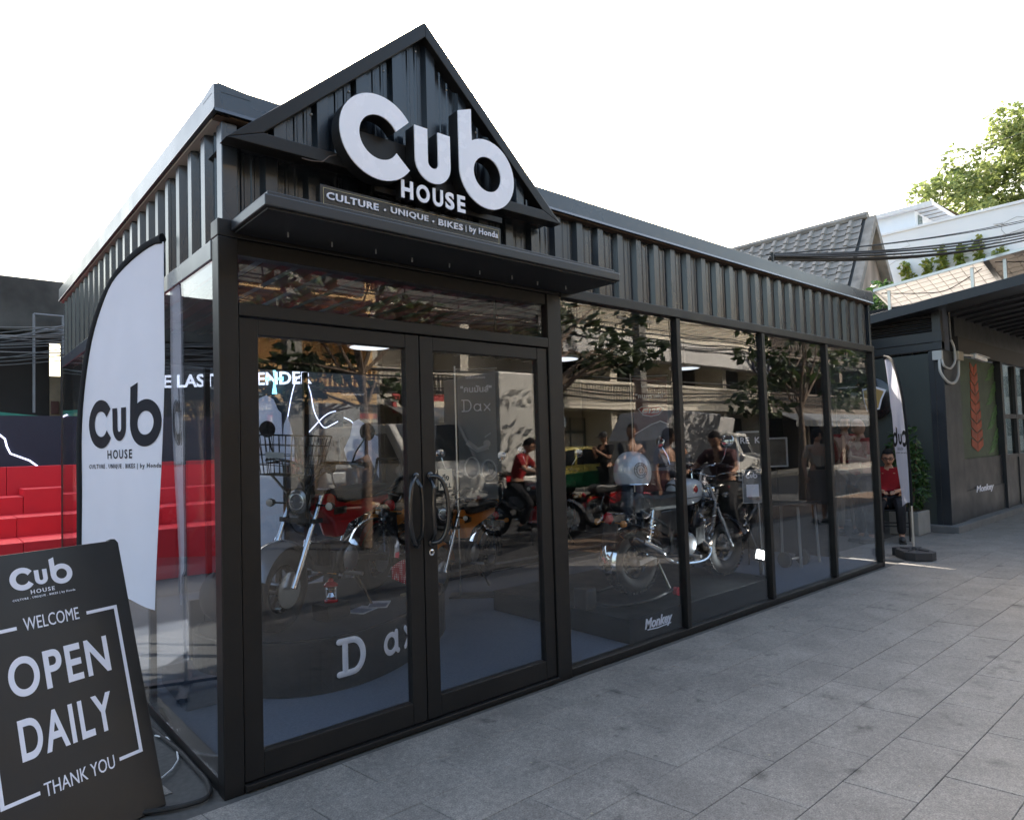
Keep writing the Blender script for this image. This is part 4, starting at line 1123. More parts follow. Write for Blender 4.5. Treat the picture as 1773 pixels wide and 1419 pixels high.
MB().obox((bx + .135, 0, 1.08), (.004, .13, .035)).build('name_plate', M('pale_plate', (.4, .42, .42), .5), bk)
monkey = bike('white and black motorbike with a round tank badge by the front window', (4.0, .50, .225), math.atan2(-.10, 1.02), 'monkey', SILV, fend=CHROME, tilt=.0)
# paddock stand under its rear wheel
pk = T('paddock_stand', 'black tubular paddock stand at the rear of the silver motorbike', 'stand', (3.35, .5, .225))
b = MB()
b.tube(smooth_pts([(.25, -.22, .05), (-.1, -.26, .03), (-.42, -.2, .03), (-.5, 0, .04), (-.42, .2, .03), (-.1, .26, .03), (.25, .22, .05)], 6), .015, 8)
b.build('stand_hoop', BLK, pk, smooth=True)
for s in (-1, 1):
    MB().tube([(.2, s * .22, .05), (.12, s * .17, .27)], .012, 8).build('stand_arm', M('green_black', (.03, .035, .02), .4), pk, smooth=True)
    q = MB().lathe([(.035, -.02), (.035, .02)], (.25, s * .25, .037), (0, 1, 0), 14).build('stand_wheel', REDL, pk)
MB().box(-.62, -.5, -.07, .07, .001, .16).build('heel_block', RUB, pk, bevel=.02)
hm = T('helmet', 'white open face helmet with a round black emblem on the motorbike seat', 'helmet', (3.22, .36, 1.04))
b = MB()
def hf(u, v):
    a = 2 * PI * u; ph = PI * .68 * v
    rr = .145 * (1 + .06 * math.cos(a)) * math.sin(ph) ** .85 if v > 0 else 0
    return (rr * math.cos(a) * 1.08, rr * math.sin(a), .19 + .155 * math.cos(ph) * 1.08)
b.grid(hf, 32, 16)
hs = b.build('helmet_shell', SILV, hm, smooth=True)
MB().tube([Vector(hf(i / 32, 1)) for i in range(32)], .006, 6, closed=True).build('helmet_rim', CHROME, hs, smooth=True)
MB().lathe([(.12, .11), (.125, .105), (.12, .1)], (0, 0, 0), (0, 0, 1), 24).build('helmet_lining', RUB, hs)
nrm = Vector((-.35, -.92, .12)).normalized(); ex2 = Vector((0, 0, 1)).cross(-nrm).normalized() * -1; ex2 = Vector((.93, -.36, 0)).normalized(); ey2 = nrm.cross(ex2).normalized()
ey2 = Vector((0, 0, 1)) - nrm * nrm.z; ey2.normalize(); ex2 = ey2.cross(nrm)
cc = Vector((0, 0, .19)) + nrm * .142
b = MB()
def onshell(x, y):
    p = cc + ex2 * x + ey2 * y; d = p - Vector((0, 0, .19)); d.normalize()
    return Vector((0, 0, .19)) + Vector((d.x * .1655, d.y * .153, d.z * .169))
for r_ in (.052, .033): b.tube([onshell(r_ * math.cos(2 * PI * i / 36), r_ * math.sin(2 * PI * i / 36)) for i in range(36)], .0022, 5, closed=True)
for i in range(20):
    a = 2 * PI * i / 20
    if i % 5 == 0: continue
    b.tube([onshell(.037 * math.cos(a), .037 * math.sin(a)), onshell(.047 * math.cos(a), .047 * math.sin(a))], .0022, 5)
b.tube([onshell(.014 * math.cos(2 * PI * i / 12), -.004 + .017 * math.sin(2 * PI * i / 12)) for i in range(12)], .002, 5, closed=True)
for sx in (-.006, .006): b.ell(onshell(sx, .002), (.003, .003, .003), 8, 6)
b.tube([onshell(-.007, -.01), onshell(0, -.013), onshell(.007, -.01)], .0015, 5)
b.build('emblem_print', BPRINT, hs)
orange = bike('orange motorbike behind the right door near the grey banner', (3.15, 2.55, .052), rad(-152), 'dax', ORANGE, tilt=-.06)
yel = bike('black motorbike with orange panels at the back of the shop', (4.1, 3.6, .152), rad(-140), 'monkey', ORANGE, tilt=-.06)
org2 = bike('black motorbike with an orange frame standing right behind the red one', (2.4, 3.0, .052), rad(-148), 'dax', M('amber_orange_paint', (.7, .27, .03), .3, coat=.4), tilt=-.06)
red2 = bike('dark red motorbike on the silver edged plinth at the back', (5.3, 3.4, .152), rad(-150), 'street', M('dark_red_paint2', (.2, .012, .016), .25, coat=.5), tilt=-.06)

# ------------------------------------------------------------------ people
def skin_mesh(J, E, R, root, sub=1):
    names = list(J); me = bpy.data.meshes.new('sk')
    me.from_pydata([tuple(J[n]) for n in names], [(names.index(a), names.index(b)) for a, b in E], [])
    ob = bpy.data.objects.new('sk', me); COL.objects.link(ob)
    md = ob.modifiers.new('s', 'SKIN'); md.use_smooth_shade = True
    if not me.skin_vertices: 
        bm = bmesh.new(); bm.from_mesh(me); bm.verts.layers.skin.verify(); bm.to_mesh(me); bm.free()
    for i, n in enumerate(names):
        sv = me.skin_vertices[0].data[i]; r = R[n]
        sv.radius = r if isinstance(r, tuple) else (r, r); sv.use_root = (n == root)
    s2 = ob.modifiers.new('u', 'SUBSURF'); s2.levels = sub; s2.render_levels = sub
    dg = bpy.context.evaluated_depsgraph_get(); dg.update()
    out = bpy.data.meshes.new_from_object(ob.evaluated_get(dg))
    b = MB().add([tuple(v.co) for v in out.vertices], [tuple(p.vertices) for p in out.polygons])
    bpy.data.objects.remove(ob); bpy.data.meshes.remove(me); bpy.data.meshes.remove(out)
    return b
SKIN = M('skin', (.36, .2, .13), .55, var=.08, spec=.4)
HAIRM = M('black_hair', (.008, .007, .007), .8, spec=.15, bump=.5, bs=60, streak=None)
SHOEM = M('dark_shoes', (.03, .03, .03), .6)
def person(label, loc, rz, pose=None, H=1.7, shirt=None, legs=None, hair='short', sleeve='short', group=None, shoes=None, skirt=False, extra=None):
    k = H / 1.7
    J = {'pelvis': (0, 0, .95), 'spine': (0, 0, 1.12), 'chest': (0, 0, 1.31), 'neck': (.0, 0, 1.46), 'skull': (.02, 0, 1.54)}
    for s, n in ((1, 'l'), (-1, 'r')):
        J.update({'shoulder' + n: (0, s * .175, 1.40), 'elbow' + n: (-.03, s * .235, 1.13), 'wrist' + n: (.04, s * .235, .88), 'palm' + n: (.06, s * .235, .81),
                  'hip' + n: (0, s * .09, .89), 'knee' + n: (.02, s * .1, .49), 'ankle' + n: (-.02, s * .1, .08), 'toe' + n: (.14, s * .115, .035)})
    J.update(pose or {})
    look = J.pop('look', (1, 0, 0))
    J = {a: Vector(v) for a, v in J.items()}
    t = T('person', label, 'person', loc, rz, group)
    t.scale = (k, k, k)
    Rd = {'pelvis': (.135, .105), 'spine': (.125, .095), 'chest': (.15, .10), 'neck': .052, 'skull': .055}
    E = [('pelvis', 'spine'), ('spine', 'chest'), ('chest', 'neck'), ('neck', 'skull')]
    for n in 'lr':
        Rd.update({'shoulder' + n: .058, 'elbow' + n: .04, 'wrist' + n: .027, 'palm' + n: (.036, .02), 'hip' + n: .085, 'knee' + n: .056, 'ankle' + n: .038, 'toe' + n: .03})
        E += [('chest', 'shoulder' + n), ('shoulder' + n, 'elbow' + n), ('elbow' + n, 'wrist' + n), ('wrist' + n, 'palm' + n), ('pelvis', 'hip' + n), ('hip' + n, 'knee' + n), ('knee' + n, 'ankle' + n), ('ankle' + n, 'toe' + n)]
    b = skin_mesh(J, E, Rd, 'pelvis')
    # head
    hd = (J['skull'] - J['neck']).normalized(); hc = J['skull'] + hd * .075
    fwd = Vector(look); fwd = (fwd - hd * fwd.dot(hd)).normalized(); lf = hd.cross(fwd)
    HR = Matrix((fwd, lf, hd)).transposed()
    def hp(x, y, z): return hc + HR @ Vector((x, y, z))
    vs = []
    for i in range(13):
        ph = PI * i / 12
        for j in range(18):
            a = 2 * PI * j / 18
            x, y, z = .098 * math.sin(ph) * math.cos(a), .077 * math.sin(ph) * math.sin(a), .122 * math.cos(ph)
            if z < -.03: x *= 1 - .9 * (-z - .03) * (1 if x < 0 else .5); y *= 1 - 2.6 * (-z - .03)
            if abs(z - .01) < .025 and x > .05: x -= .008 * (abs(y) > .015)
            vs.append(hp(x, y, z))
    fs = [(i * 18 + j, (i + 1) * 18 + j, (i + 1) * 18 + (j + 1) % 18, i * 18 + (j + 1) % 18) for i in range(12) for j in range(18)]
    b.add(vs, fs)
    b.ell(hp(.1, 0, -.018), (.016, .013, .026), 8, 6, HR)
    for s in (-1, 1): b.ell(hp(-.005, s * .077, -.005), (.02, .01, .032), 8, 6, HR)
    for n, s in (('l', 1), ('r', -1)):
        p, w_ = J['palm' + n], J['wrist' + n]; d = (p - w_).normalized(); sd = d.cross(Vector((1, 0, .2)) if abs(d.x) < .8 else Vector((0, 0, 1))).normalized()
        nn = d.cross(sd)
        for q in range(4):
            o = p + sd * (.024 - .016 * q) ; L = (.062, .072, .068, .052)[q]
            b.tube([o, o + d * L * .5 + nn * .006, o + d * L + nn * .022], [.0095, .009, .007], 6)
        o = w_ + d * .03 + sd * .026
        b.tube([o, o + sd * .022 + d * .025, o + sd * .026 + d * .055], [.011, .010, .008], 6)
    b.build('body', SKIN, t, smooth=True)
    e = MB()
    for s in (-1, 1): e.ell(hp(.0835, s * .032, .012), (.009, .014, .006), 8, 6, HR).bar(hp(.09, s * .014, .034), hp(.084, s * .05, .036), .008, .006)
    e.ell(hp(.087, 0, -.06), (.008, .024, .005), 8, 5, HR)
    e.build('face_features', M('face_dark', (.05, .022, .018), .5), t, smooth=True)
    hr = MB()
    if hair == 'short' or hair == 'cap':
        for i in range(8):
            pass
        hv = []; hf_ = []
        for i in range(8):
            ph = PI * .5 * i / 7 * 1.12
            for j in range(18):
                a = 2 * PI * j / 18; lim = 1.0
                ph2 = ph * (.56 if math.cos(a) > .45 else (1.0 if abs(math.sin(a)) > .8 else 1.25))
                hv.append(hp(.108 * math.sin(ph2) * math.cos(a) - .004, .086 * math.sin(ph2) * math.sin(a), .006 + .13 * math.cos(ph2) + .003 * math.sin(j * 7 + i * 3)))
        hr.add(hv, [(i * 18 + j, (i + 1) * 18 + j, (i + 1) * 18 + (j + 1) % 18, i * 18 + (j + 1) % 18) for i in range(7) for j in range(18)])
    elif hair == 'long':
        hr.ell(hp(-.02, 0, .02), (.11, .095, .125), 16, 10, HR).ell(hp(-.06, 0, -.1), (.06, .09, .16), 14, 8, HR)
    if hr.v: hr.build('hair', HAIRM, t, smooth=True)
    if hair == 'cap':
        hc_ = MB().ell(hp(-.004, 0, .055), (.112, .09, .09), 18, 8, HR).obox(hp(.13, 0, .05), (.11, .13, .01), HR)
        hc_.build('cap', M('black_cap', (.012, .012, .014), .8), t, smooth=True)
    # shirt
    JS = {n: J[n] for n in ('pelvis', 'spine', 'chest')}; JS['pelvis'] = J['pelvis'] + (J['pelvis'] - J['spine']).normalized() * .05; JS['collar'] = J['chest'].lerp(J['neck'], .93)
    RS = {'pelvis': (.155, .125), 'spine': (.142, .112), 'chest': (.168, .12), 'collar': .068}
    ES = [('pelvis', 'spine'), ('spine', 'chest'), ('chest', 'collar')]
    for n in 'lr':
        JS['shoulder' + n] = J['shoulder' + n]; RS['shoulder' + n] = .08; ES.append(('chest', 'shoulder' + n))
        if sleeve == 'short': JS['cuff' + n] = J['shoulder' + n].lerp(J['elbow' + n], .78); RS['cuff' + n] = .062; ES.append(('shoulder' + n, 'cuff' + n))
        else:
            JS['elbow' + n] = J['elbow' + n]; JS['cuff' + n] = J['wrist' + n]; RS['elbow' + n] = .052; RS['cuff' + n] = .04; ES += [('shoulder' + n, 'elbow' + n), ('elbow' + n, 'cuff' + n)]
    skin_mesh(JS, ES, RS, 'spine').build('shirt', shirt, t, smooth=True)
    JS = {'pelvis': J['pelvis'] + (J['pelvis'] - J['spine']).normalized() * -.02}; RS = {'pelvis': (.148, .118)}; ES = []
    if skirt:
        lo = J['anklel'].lerp(J['ankler'], .5)
        MB().lathe([(.15, 0), (.17, .1), (.19, .3), (.22, .62), (.2, .62)], J['pelvis'] + Vector((0, 0, .03)), (0, 0, -1), 22).build('skirt', legs, t, smooth=True)
    else:
        for n in 'lr':
            JS.update({'hip' + n: J['hip' + n], 'knee' + n: J['knee' + n], 'ankle' + n: J['ankle' + n].lerp(J['knee' + n], .05)})
            RS.update({'hip' + n: .102, 'knee' + n: .074, 'ankle' + n: .06}); ES += [('pelvis', 'hip' + n), ('hip' + n, 'knee' + n), ('knee' + n, 'ankle' + n)]
        skin_mesh(JS, ES, RS, 'pelvis').build('trousers', legs, t, smooth=True)
    for n in 'lr':
        a_, c_ = J['ankle' + n], J['toe' + n]; d = c_ - a_; d.z = 0; d.normalize()
        sd = Vector((-d.y, d.x, 0))
        RM = Matrix((d, sd, Vector((0, 0, 1)))).transposed()
        base = a_.z - .08
        q = MB().ell(a_ + d * .075 + Vector((0, 0, -.03)), (.135, .048, .045), 14, 8, RM).obox(Vector((a_.x, a_.y, base + .013)) + d * .07, (.25, .085, .024), RM)
        q.build('shoe', shoes or SHOEM, t, smooth=True)
    if extra: extra(t, J, hp, HR)
    return t
REDS = M('red_polo_cloth', (.22, .012, .016), .85, var=.15, vs=8, bump=.3, bs=14, spec=.2)
BLKS2 = M('black_shirt_cloth', (.014, .014, .016), .85, bump=.3, bs=14, spec=.2)
GREYS = M('charcoal_shirt_cloth', (.04, .042, .045), .85, bump=.3, bs=14, spec=.2)
JEAN = M('blue_jeans', (.07, .1, .15), .85, var=.3, vs=12, bump=.2, bs=60, spec=.2)
DARKT = M('dark_trousers', (.02, .02, .023), .85, spec=.2, bump=.2, bs=20)
BEIGE = M('beige_trousers', (.25, .22, .18), .85, spec=.2)
LILAC = M('grey_blue_top', (.2, .21, .25), .85, spec=.2)
SKIRT = M('brown_skirt_cloth', (.11, .085, .07), .85, spec=.2)
def glasses(t, J, hp, HR):
    b = MB()
    for s in (-1, 1): b.tube([hp(.096, s * .034 + .026 * math.cos(2 * PI * i / 12), .012 + .019 * math.sin(2 * PI * i / 12)) for i in range(12)], .003, 5, closed=True).tube([hp(.096, s * .06, .014), hp(.0, s * .082, .01)], .003, 5)
    b.tube([hp(.097, -.008, .014), hp(.097, .008, .014)], .003, 5)
    b.build('glasses', BPRINT, t)
sit = {'pelvis': (0, 0, .54), 'spine': (-.02, 0, .70), 'chest': (.0, 0, .88), 'neck': (.03, 0, 1.02), 'skull': (.05, 0, 1.09)}
for s, n in ((1, 'l'), (-1, 'r')):
    sit.update({'shoulder' + n: (.01, s * .18, .97), 'elbow' + n: (.07, s * .23, .72), 'wrist' + n: (.27, s * .1, .70), 'palm' + n: (.33, s * .06, .69),
                'hip' + n: (.05, s * .09, .52), 'knee' + n: (.42, s * .13, .52), 'ankle' + n: (.40, s * .13, .08), 'toe' + n: (.55, s * .14, .035)})
person('seated man in red shirt and glasses between the shop and its neighbour', (9.42, .72, 0), rad(198), sit, 1.68, REDS, DARKT, extra=glasses)
ch = T('folding_chair', 'black metal chair under the seated man in red', 'chair', (9.42, .72, 0), rad(198))
MB().box(-.22, .24, -.23, .23, .405, .43).build('seat', BLK, ch, bevel=.01)
MB().box(-.26, -.235, -.21, .21, .55, .85).build('backrest', BLK, ch, bevel=.008)
for sx in (-.23, .22):
    for sy in (-.22, .22): MB().tube([(sx, sy, .0), (sx * .96, sy, .404)], .011, 8).build('leg', BLK, ch)
for sy in (-.22, .22):
    MB().tube([(-.235, sy, .43), (-.25, sy, .84)], .011, 8).build('back_post', BLK, ch)
MB().tube([(-.23, -.22, .2), (-.23, .22, .2)], .008, 6).tube([(.22, -.22, .2), (.22, .22, .2)], .008, 6).build('stretcher', BLK, ch)
fold = {'elbowl': (.08, .24, 1.14), 'wristl': (.22, .06, 1.2), 'palml': (.2, -.02, 1.24), 'elbowr': (.1, -.22, 1.14), 'wristr': (.2, .0, 1.36), 'palmr': (.17, .02, 1.44)}
person('man in red polo shirt with hand at chin seen through the last window', (8.87, .86, 0), rad(150), fold, 1.68, REDS, DARKT, hair='none')
person('dark haired man in red shirt facing out behind the last window', (9.5, 1.35, 0), rad(215), {'look': (1, .2, 0)}, 1.76, REDS, BEIGE)
cam_hold = {'elbowl': (.12, .2, 1.16), 'wristl': (.3, .08, 1.26), 'palml': (.34, .03, 1.29), 'look': (.6, .8, 0)}
person('reflected man in charcoal T-shirt and jeans standing on the sunlit paving', (7.41, -3.67, 0), rad(110), cam_hold, 1.74, GREYS, JEAN, shoes=M('pale_shoes', (.4, .36, .28), .7))
phone = {'elbowl': (.1, .22, 1.15), 'wristl': (.28, .08, 1.3), 'palml': (.33, .04, 1.36), 'elbowr': (.1, -.22, 1.15), 'wristr': (.28, -.08, 1.3), 'palmr': (.33, -.04, 1.36), 'look': (1, 0, -.2)}
person('reflected man in black cap and black shirt looking at his phone', (10.6, -7.0, 0), rad(185), phone, 1.7, BLKS2, DARKT, hair='cap', sleeve='short')
shade = {'elbowr': (.14, -.24, 1.36), 'wristr': (.12, -.1, 1.56), 'palmr': (.11, -.06, 1.61)}
person('reflected woman in grey top shading her eyes behind the helmet', (7.25, -2.86, 0), rad(100), shade, 1.62, LILAC, DARKT, hair='long', sleeve='short')
astride = {'pelvis': (0, 0, .86), 'spine': (.04, 0, 1.03), 'chest': (.12, 0, 1.2), 'neck': (.19, 0, 1.34), 'skull': (.23, 0, 1.41), 'shoulderl': (.14, .18, 1.28), 'shoulderr': (.14, -.18, 1.28), 'elbowl': (.28, .3, 1.1), 'wristl': (.48, .33, 1.06), 'palml': (.53, .33, 1.04), 'elbowr': (.28, -.3, 1.1), 'wristr': (.48, -.33, 1.06), 'palmr': (.53, -.33, 1.04),
           'hipl': (.04, .1, .82), 'hipr': (.04, -.1, .82), 'kneel': (.34, .22, .56), 'kneer': (.34, -.22, .56), 'anklel': (.14, .24, .2), 'ankler': (.14, -.24, .2), 'toel': (.28, .25, .16), 'toer': (.28, -.25, .16), 'look': (1, 0, -.35)}
person('reflected rider in red and black sitting astride a dark motorbike', (7.42, -2.05, 0), rad(172), astride, 1.7, M('red_black_vest', (.05, .008, .01), .8), DARKT)
bike('reflected dark motorbike under the rider in red and black', (7.36, -2.04, 0), rad(172), 'street', BGLOSS)
person('reflected woman in beige top and long brown skirt near the kerb', (10.7, -2.25, 0), rad(130), {}, 1.58, M('beige_top', (.3, .23, .17), .85), SKIRT, hair='long', skirt=True)
person('reflected young man in red shirt leaning over a motorbike', (6.3, -5.2, 0), rad(60), astride, 1.7, REDS, DARKT)
sb = bike('reflected motorbike under the young man in red', (6.42, -4.98, 0), rad(60), 'street', M('grey_bike_paint', (.1, .1, .11), .3, coat=.4))

# ------------------------------------------------------------------ neighbouring kiosk on the right
KW = M('grey_green_panel', (.038, .046, .043), .5, var=.12, vs=2, bump=.04, bs=50, rvar=.08)
KD = M('charcoal_steel', (.022, .025, .03), .4, var=.15, vs=3, rvar=.08)
ki = T('neighbour_kiosk', 'dark grey green kiosk with deep black roof to the right of the shop', 'kiosk', (10.6, .3, 0))
def kp(b, nm, m, par=None, **k): return b.build(nm, m, par or ki, W=True, **k)
kp(MB().box(10.45, 18, .18, 4.6, -.01, .1), 'plinth', M('grey_concrete', (.13, .13, .13), .85, var=.2, vs=5, bump=.2, bs=60), bevel=.01)
for y0, y1 in ((.5, 1.55), (1.554, 2.6), (2.604, 3.65), (3.654, 4.6)):
    kp(MB().box(10.6, 10.68, y0, y1 - .004, .1, 2.70), 'wall_panel', KW, bevel=.003)
kp(MB().box(10.59, 11.35, .3, .42, .1, 2.74), 'corner_panel', KD, bevel=.004)
kp(MB().box(10.59, 10.67, .422, .498, .1, 2.74), 'corner_post', KD, bevel=.004)
kp(MB().box(10.57, 10.7, .3, 4.6, 2.741, 2.86), 'lower_fascia', KD, bevel=.004)
kp(MB().box(10.55, 10.7, .29, 4.6, 2.862, 3.02), 'upper_fascia', KD, bevel=.004)
kp(MB().box(10.6, 10.68, .42, 4.6, 3.022, 3.5), 'louvre_back', M('louvre_black', (.01, .01, .011), .8))  # near-black backing behind the slats
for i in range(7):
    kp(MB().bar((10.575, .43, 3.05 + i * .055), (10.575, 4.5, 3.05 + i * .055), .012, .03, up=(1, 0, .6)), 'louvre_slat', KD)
kp(MB().box(10.56, 10.68, .3, .42, 2.742, 3.52), 'corner_stub', KD, bevel=.003)
# front wall: picture window, glazed grid
kp(MB().box(11.35, 13.75, .34, .42, .1, .55), 'front_panel', KD)
kp(MB().box(11.35, 13.75, .36, .42, .551, 1.05), 'front_panel', KD)
pw = kp(MB().box(11.36, 13.7, .40, .41, 1.05, 2.72), 'picture_panel', M('leaf_green_picture', (.035, .06, .03), .5, var=.6, vs=5))
b = MB()
for i in range(9):
    z = 1.15 + i * .16; wv = .32 - .018 * i
    b.prism([(12.45, z), (12.45 + wv, z + .1), (12.45 + wv, z + .225), (12.45, z + .14)], lambda x, z_, d: (x, d, z_), .392, .3985)
    b.prism([(12.44, z), (12.44 - wv, z + .1), (12.44 - wv, z + .225), (12.44, z + .14)], lambda x, z_, d: (x, d, z_), .392, .3985)
kp(b, 'orange_leaf_picture', M('orange_leaf_print', (.3, .06, .025), .6, var=.6, vs=7), pw)
b = MB()
for k in range(18):
    x = 13.05 + .1 * (k % 5); z = 1.1 + .085 * k
    b.prism([(x, z), (x + .35, z + .14), (x + .5, z + .12), (x + .3, z + .02)], lambda q, z_, d: (q, d, z_), .393, .398)
kp(b, 'green_leaf_picture', M('green_leaf_print', (.07, .16, .05), .6, var=.35, vs=9), pw)
kp(MB().box(13.72, 13.85, .3, .42, .1, 2.74), 'post', KD, bevel=.004)
for xx in (14.75, 15.65, 16.55, 17.5): kp(MB().box(xx - .06, xx + .06, .31, .41, .1, 2.72), 'mullion', KD, bevel=.004)
kp(MB().box(13.85, 17.9, .315, .405, 1.72, 1.8), 'crossbar', KD); kp(MB().box(13.85, 17.9, .315, .405, 1.0, 1.06), 'crossbar', KD)
kp(MB().box(13.85, 17.9, .33, .41, .1, .999), 'front_panel', KD)
for a, c in ((13.86, 14.69), (14.81, 15.59), (15.71, 16.49), (16.61, 17.44)):
    kp(MB().box(a, c, .36, .368, 1.06, 1.72), 'pane', GLASSK); kp(MB().box(a, c, .36, .368, 1.8, 2.72), 'pane', GLASSK)
kp(MB().box(11.35, 18, .3, .42, 2.741, 3.0), 'front_fascia', M('brown_black_fascia', (.03, .027, .025), .5))
kp(MB().box(11.35, 18, .34, .42, 3.0, 3.5), 'front_fascia', KD)
CREAM = M('cream_inner_wall', (.45, .42, .36), .8, var=.1)
kp(MB().box(10.7, 18, 4.5, 4.6, .1, 3.4), 'back_wall', CREAM)
for x in (14.3, 15.2, 16.1): kp(MB().box(x, x + .3, 2.0, 2.1, .1, 2.8), 'inner_column', CREAM)
text_mb('Monkey', .1, (12.0, .335, .46), (1, 0, 0), (0, 0, 1), .003, width=1.0, height=.14, shear=.2, bold=.003).build('white_lettering', WPAINT, ki, W=True)
# roof: tilts up towards the street, with a deep overhang
Z = lambda y: 3.42 + .115 * (.8 - y)
b = MB()
b.prism([(-1.9, Z(-1.9) - .005), (4.7, Z(4.7) - .005), (4.7, Z(4.7) - .15), (-1.9, Z(-1.9) - .15)], lambda y, z, d: (d, y, z), 10.25, 19)
kp(b, 'roof', M('black_roof_edge', (.02, .024, .03), .45, var=.15), bevel=.006)
for i in range(18):
    kp(MB().prism([(-1.8, Z(-1.8) - .151), (.3, Z(.3) - .151), (.3, Z(.3) - .19), (-1.8, Z(-1.8) - .19)], lambda y, z, d: (d, y, z), 10.9 + i * .45, 10.95 + i * .45), 'soffit_rib', KD)
kp(MB().box(13.7, 13.85, -1.75, -1.6, 0, Z(-1.7) - .15), 'awning_post', KD) if False else None
pcn = T('gap_sun_blocker', 'added flat canopy shading the gap between the shop and the kiosk', 'canopy', (8.7, 3.2, 3.15))  # unseen sheet added to keep sun off the ground by the gap
MB().box(7.28, 10.2, 1.45, 4.5, 3.15, 3.21).build('blocker_sheet', KD, pcn, W=True)
for x in (7.32, 10.1): MB().box(x, x + .06, 4.38, 4.44, 0, 3.149).build('blocker_post', KD, pcn, W=True)
# round sign on its side wall
rs = T('round_sign', 'round black wall sign with a pale outlined gold badge half hidden by the shop', 'sign', (10.52, 1.33, 2.06))
MB().lathe([(.32, 0), (.34, .01), (.34, .06), (.32, .075)], (.07, 0, 0), (-1, 0, 0), 36).build('sign_disc', BGLOSS, rs, smooth=True)
bad = [(.12, .17), (-.08, .2), (-.24, .13), (-.17, -.02), (-.13, -.17), (.06, -.2), (.1, -.04)]
MB().prism([(y, z) for y, z in bad], lambda y, z, d: (d, y, z), -.012, -.006).build('badge_outline', WPAINT, rs)
MB().prism([(y * .86, z * .86) for y, z in bad], lambda y, z, d: (d, y, z), -.018, -.013).build('badge', M('gold_badge', (.4, .27, .1), .4), rs)
# junction boxes, conduit and camera
el = T('conduit_run', 'grey conduit loops with two junction boxes on the kiosk corner', 'conduit', (10.55, .34, 2.66))
GP = M('grey_plastic', (.42, .42, .4), .5, var=.06); BP_ = M('beige_plastic', (.33, .29, .22), .5)
MB().box(10.505, 10.568, .29, .42, 2.58, 2.72).build('junction_box', GP, el, W=True, bevel=.006)
MB().box(11.05, 11.3, .22, .298, 2.6, 2.74).build('junction_box', BP_, el, W=True, bevel=.006)
MB().tube(smooth_pts([(10.52, .33, 2.58), (10.5, .32, 2.40), (10.62, .27, 2.25), (10.9, .26, 2.24), (11.12, .26, 2.36), (11.17, .26, 2.6)], 8), .02, 8).build('conduit', GP, el, W=True, smooth=True)
MB().tube(smooth_pts([(10.53, .3, 2.58), (10.55, .28, 2.48), (10.8, .27, 2.46), (11.0, .26, 2.58), (11.0, .26, 2.78), (10.9, .27, 2.9)], 8), .017, 8).build('conduit', GP, el, W=True, smooth=True)
MB().tube(smooth_pts([(10.9, .27, 2.9), (10.88, .27, 3.2), (10.92, .27, 3.36), (11.2, .2, 3.4)], 6), .012, 6).build('flexible_conduit', M('worn_conduit', (.12, .12, .12), .5, var=.8, vs=40), el, W=True)
cc_ = T('security_camera', 'small white bullet security camera on the kiosk corner', 'security camera', (11.65, .12, 2.66))
MB().bar((-.35, .12, .03), (-.05, .03, .03), .03, .03).build('bracket_arm', GP, cc_)
MB().bar((-.1, .04, .02), (.2, -.05, -.04), .07, .065).build('camera_body', M('white_plastic', (.7, .7, .7), .4), cc_, bevel=.01)
MB().bar((-.1, .04, .06), (.26, -.06, .0), .09, .01).build('sun_shield', M('white_plastic', (.7, .7, .7), .4), cc_)
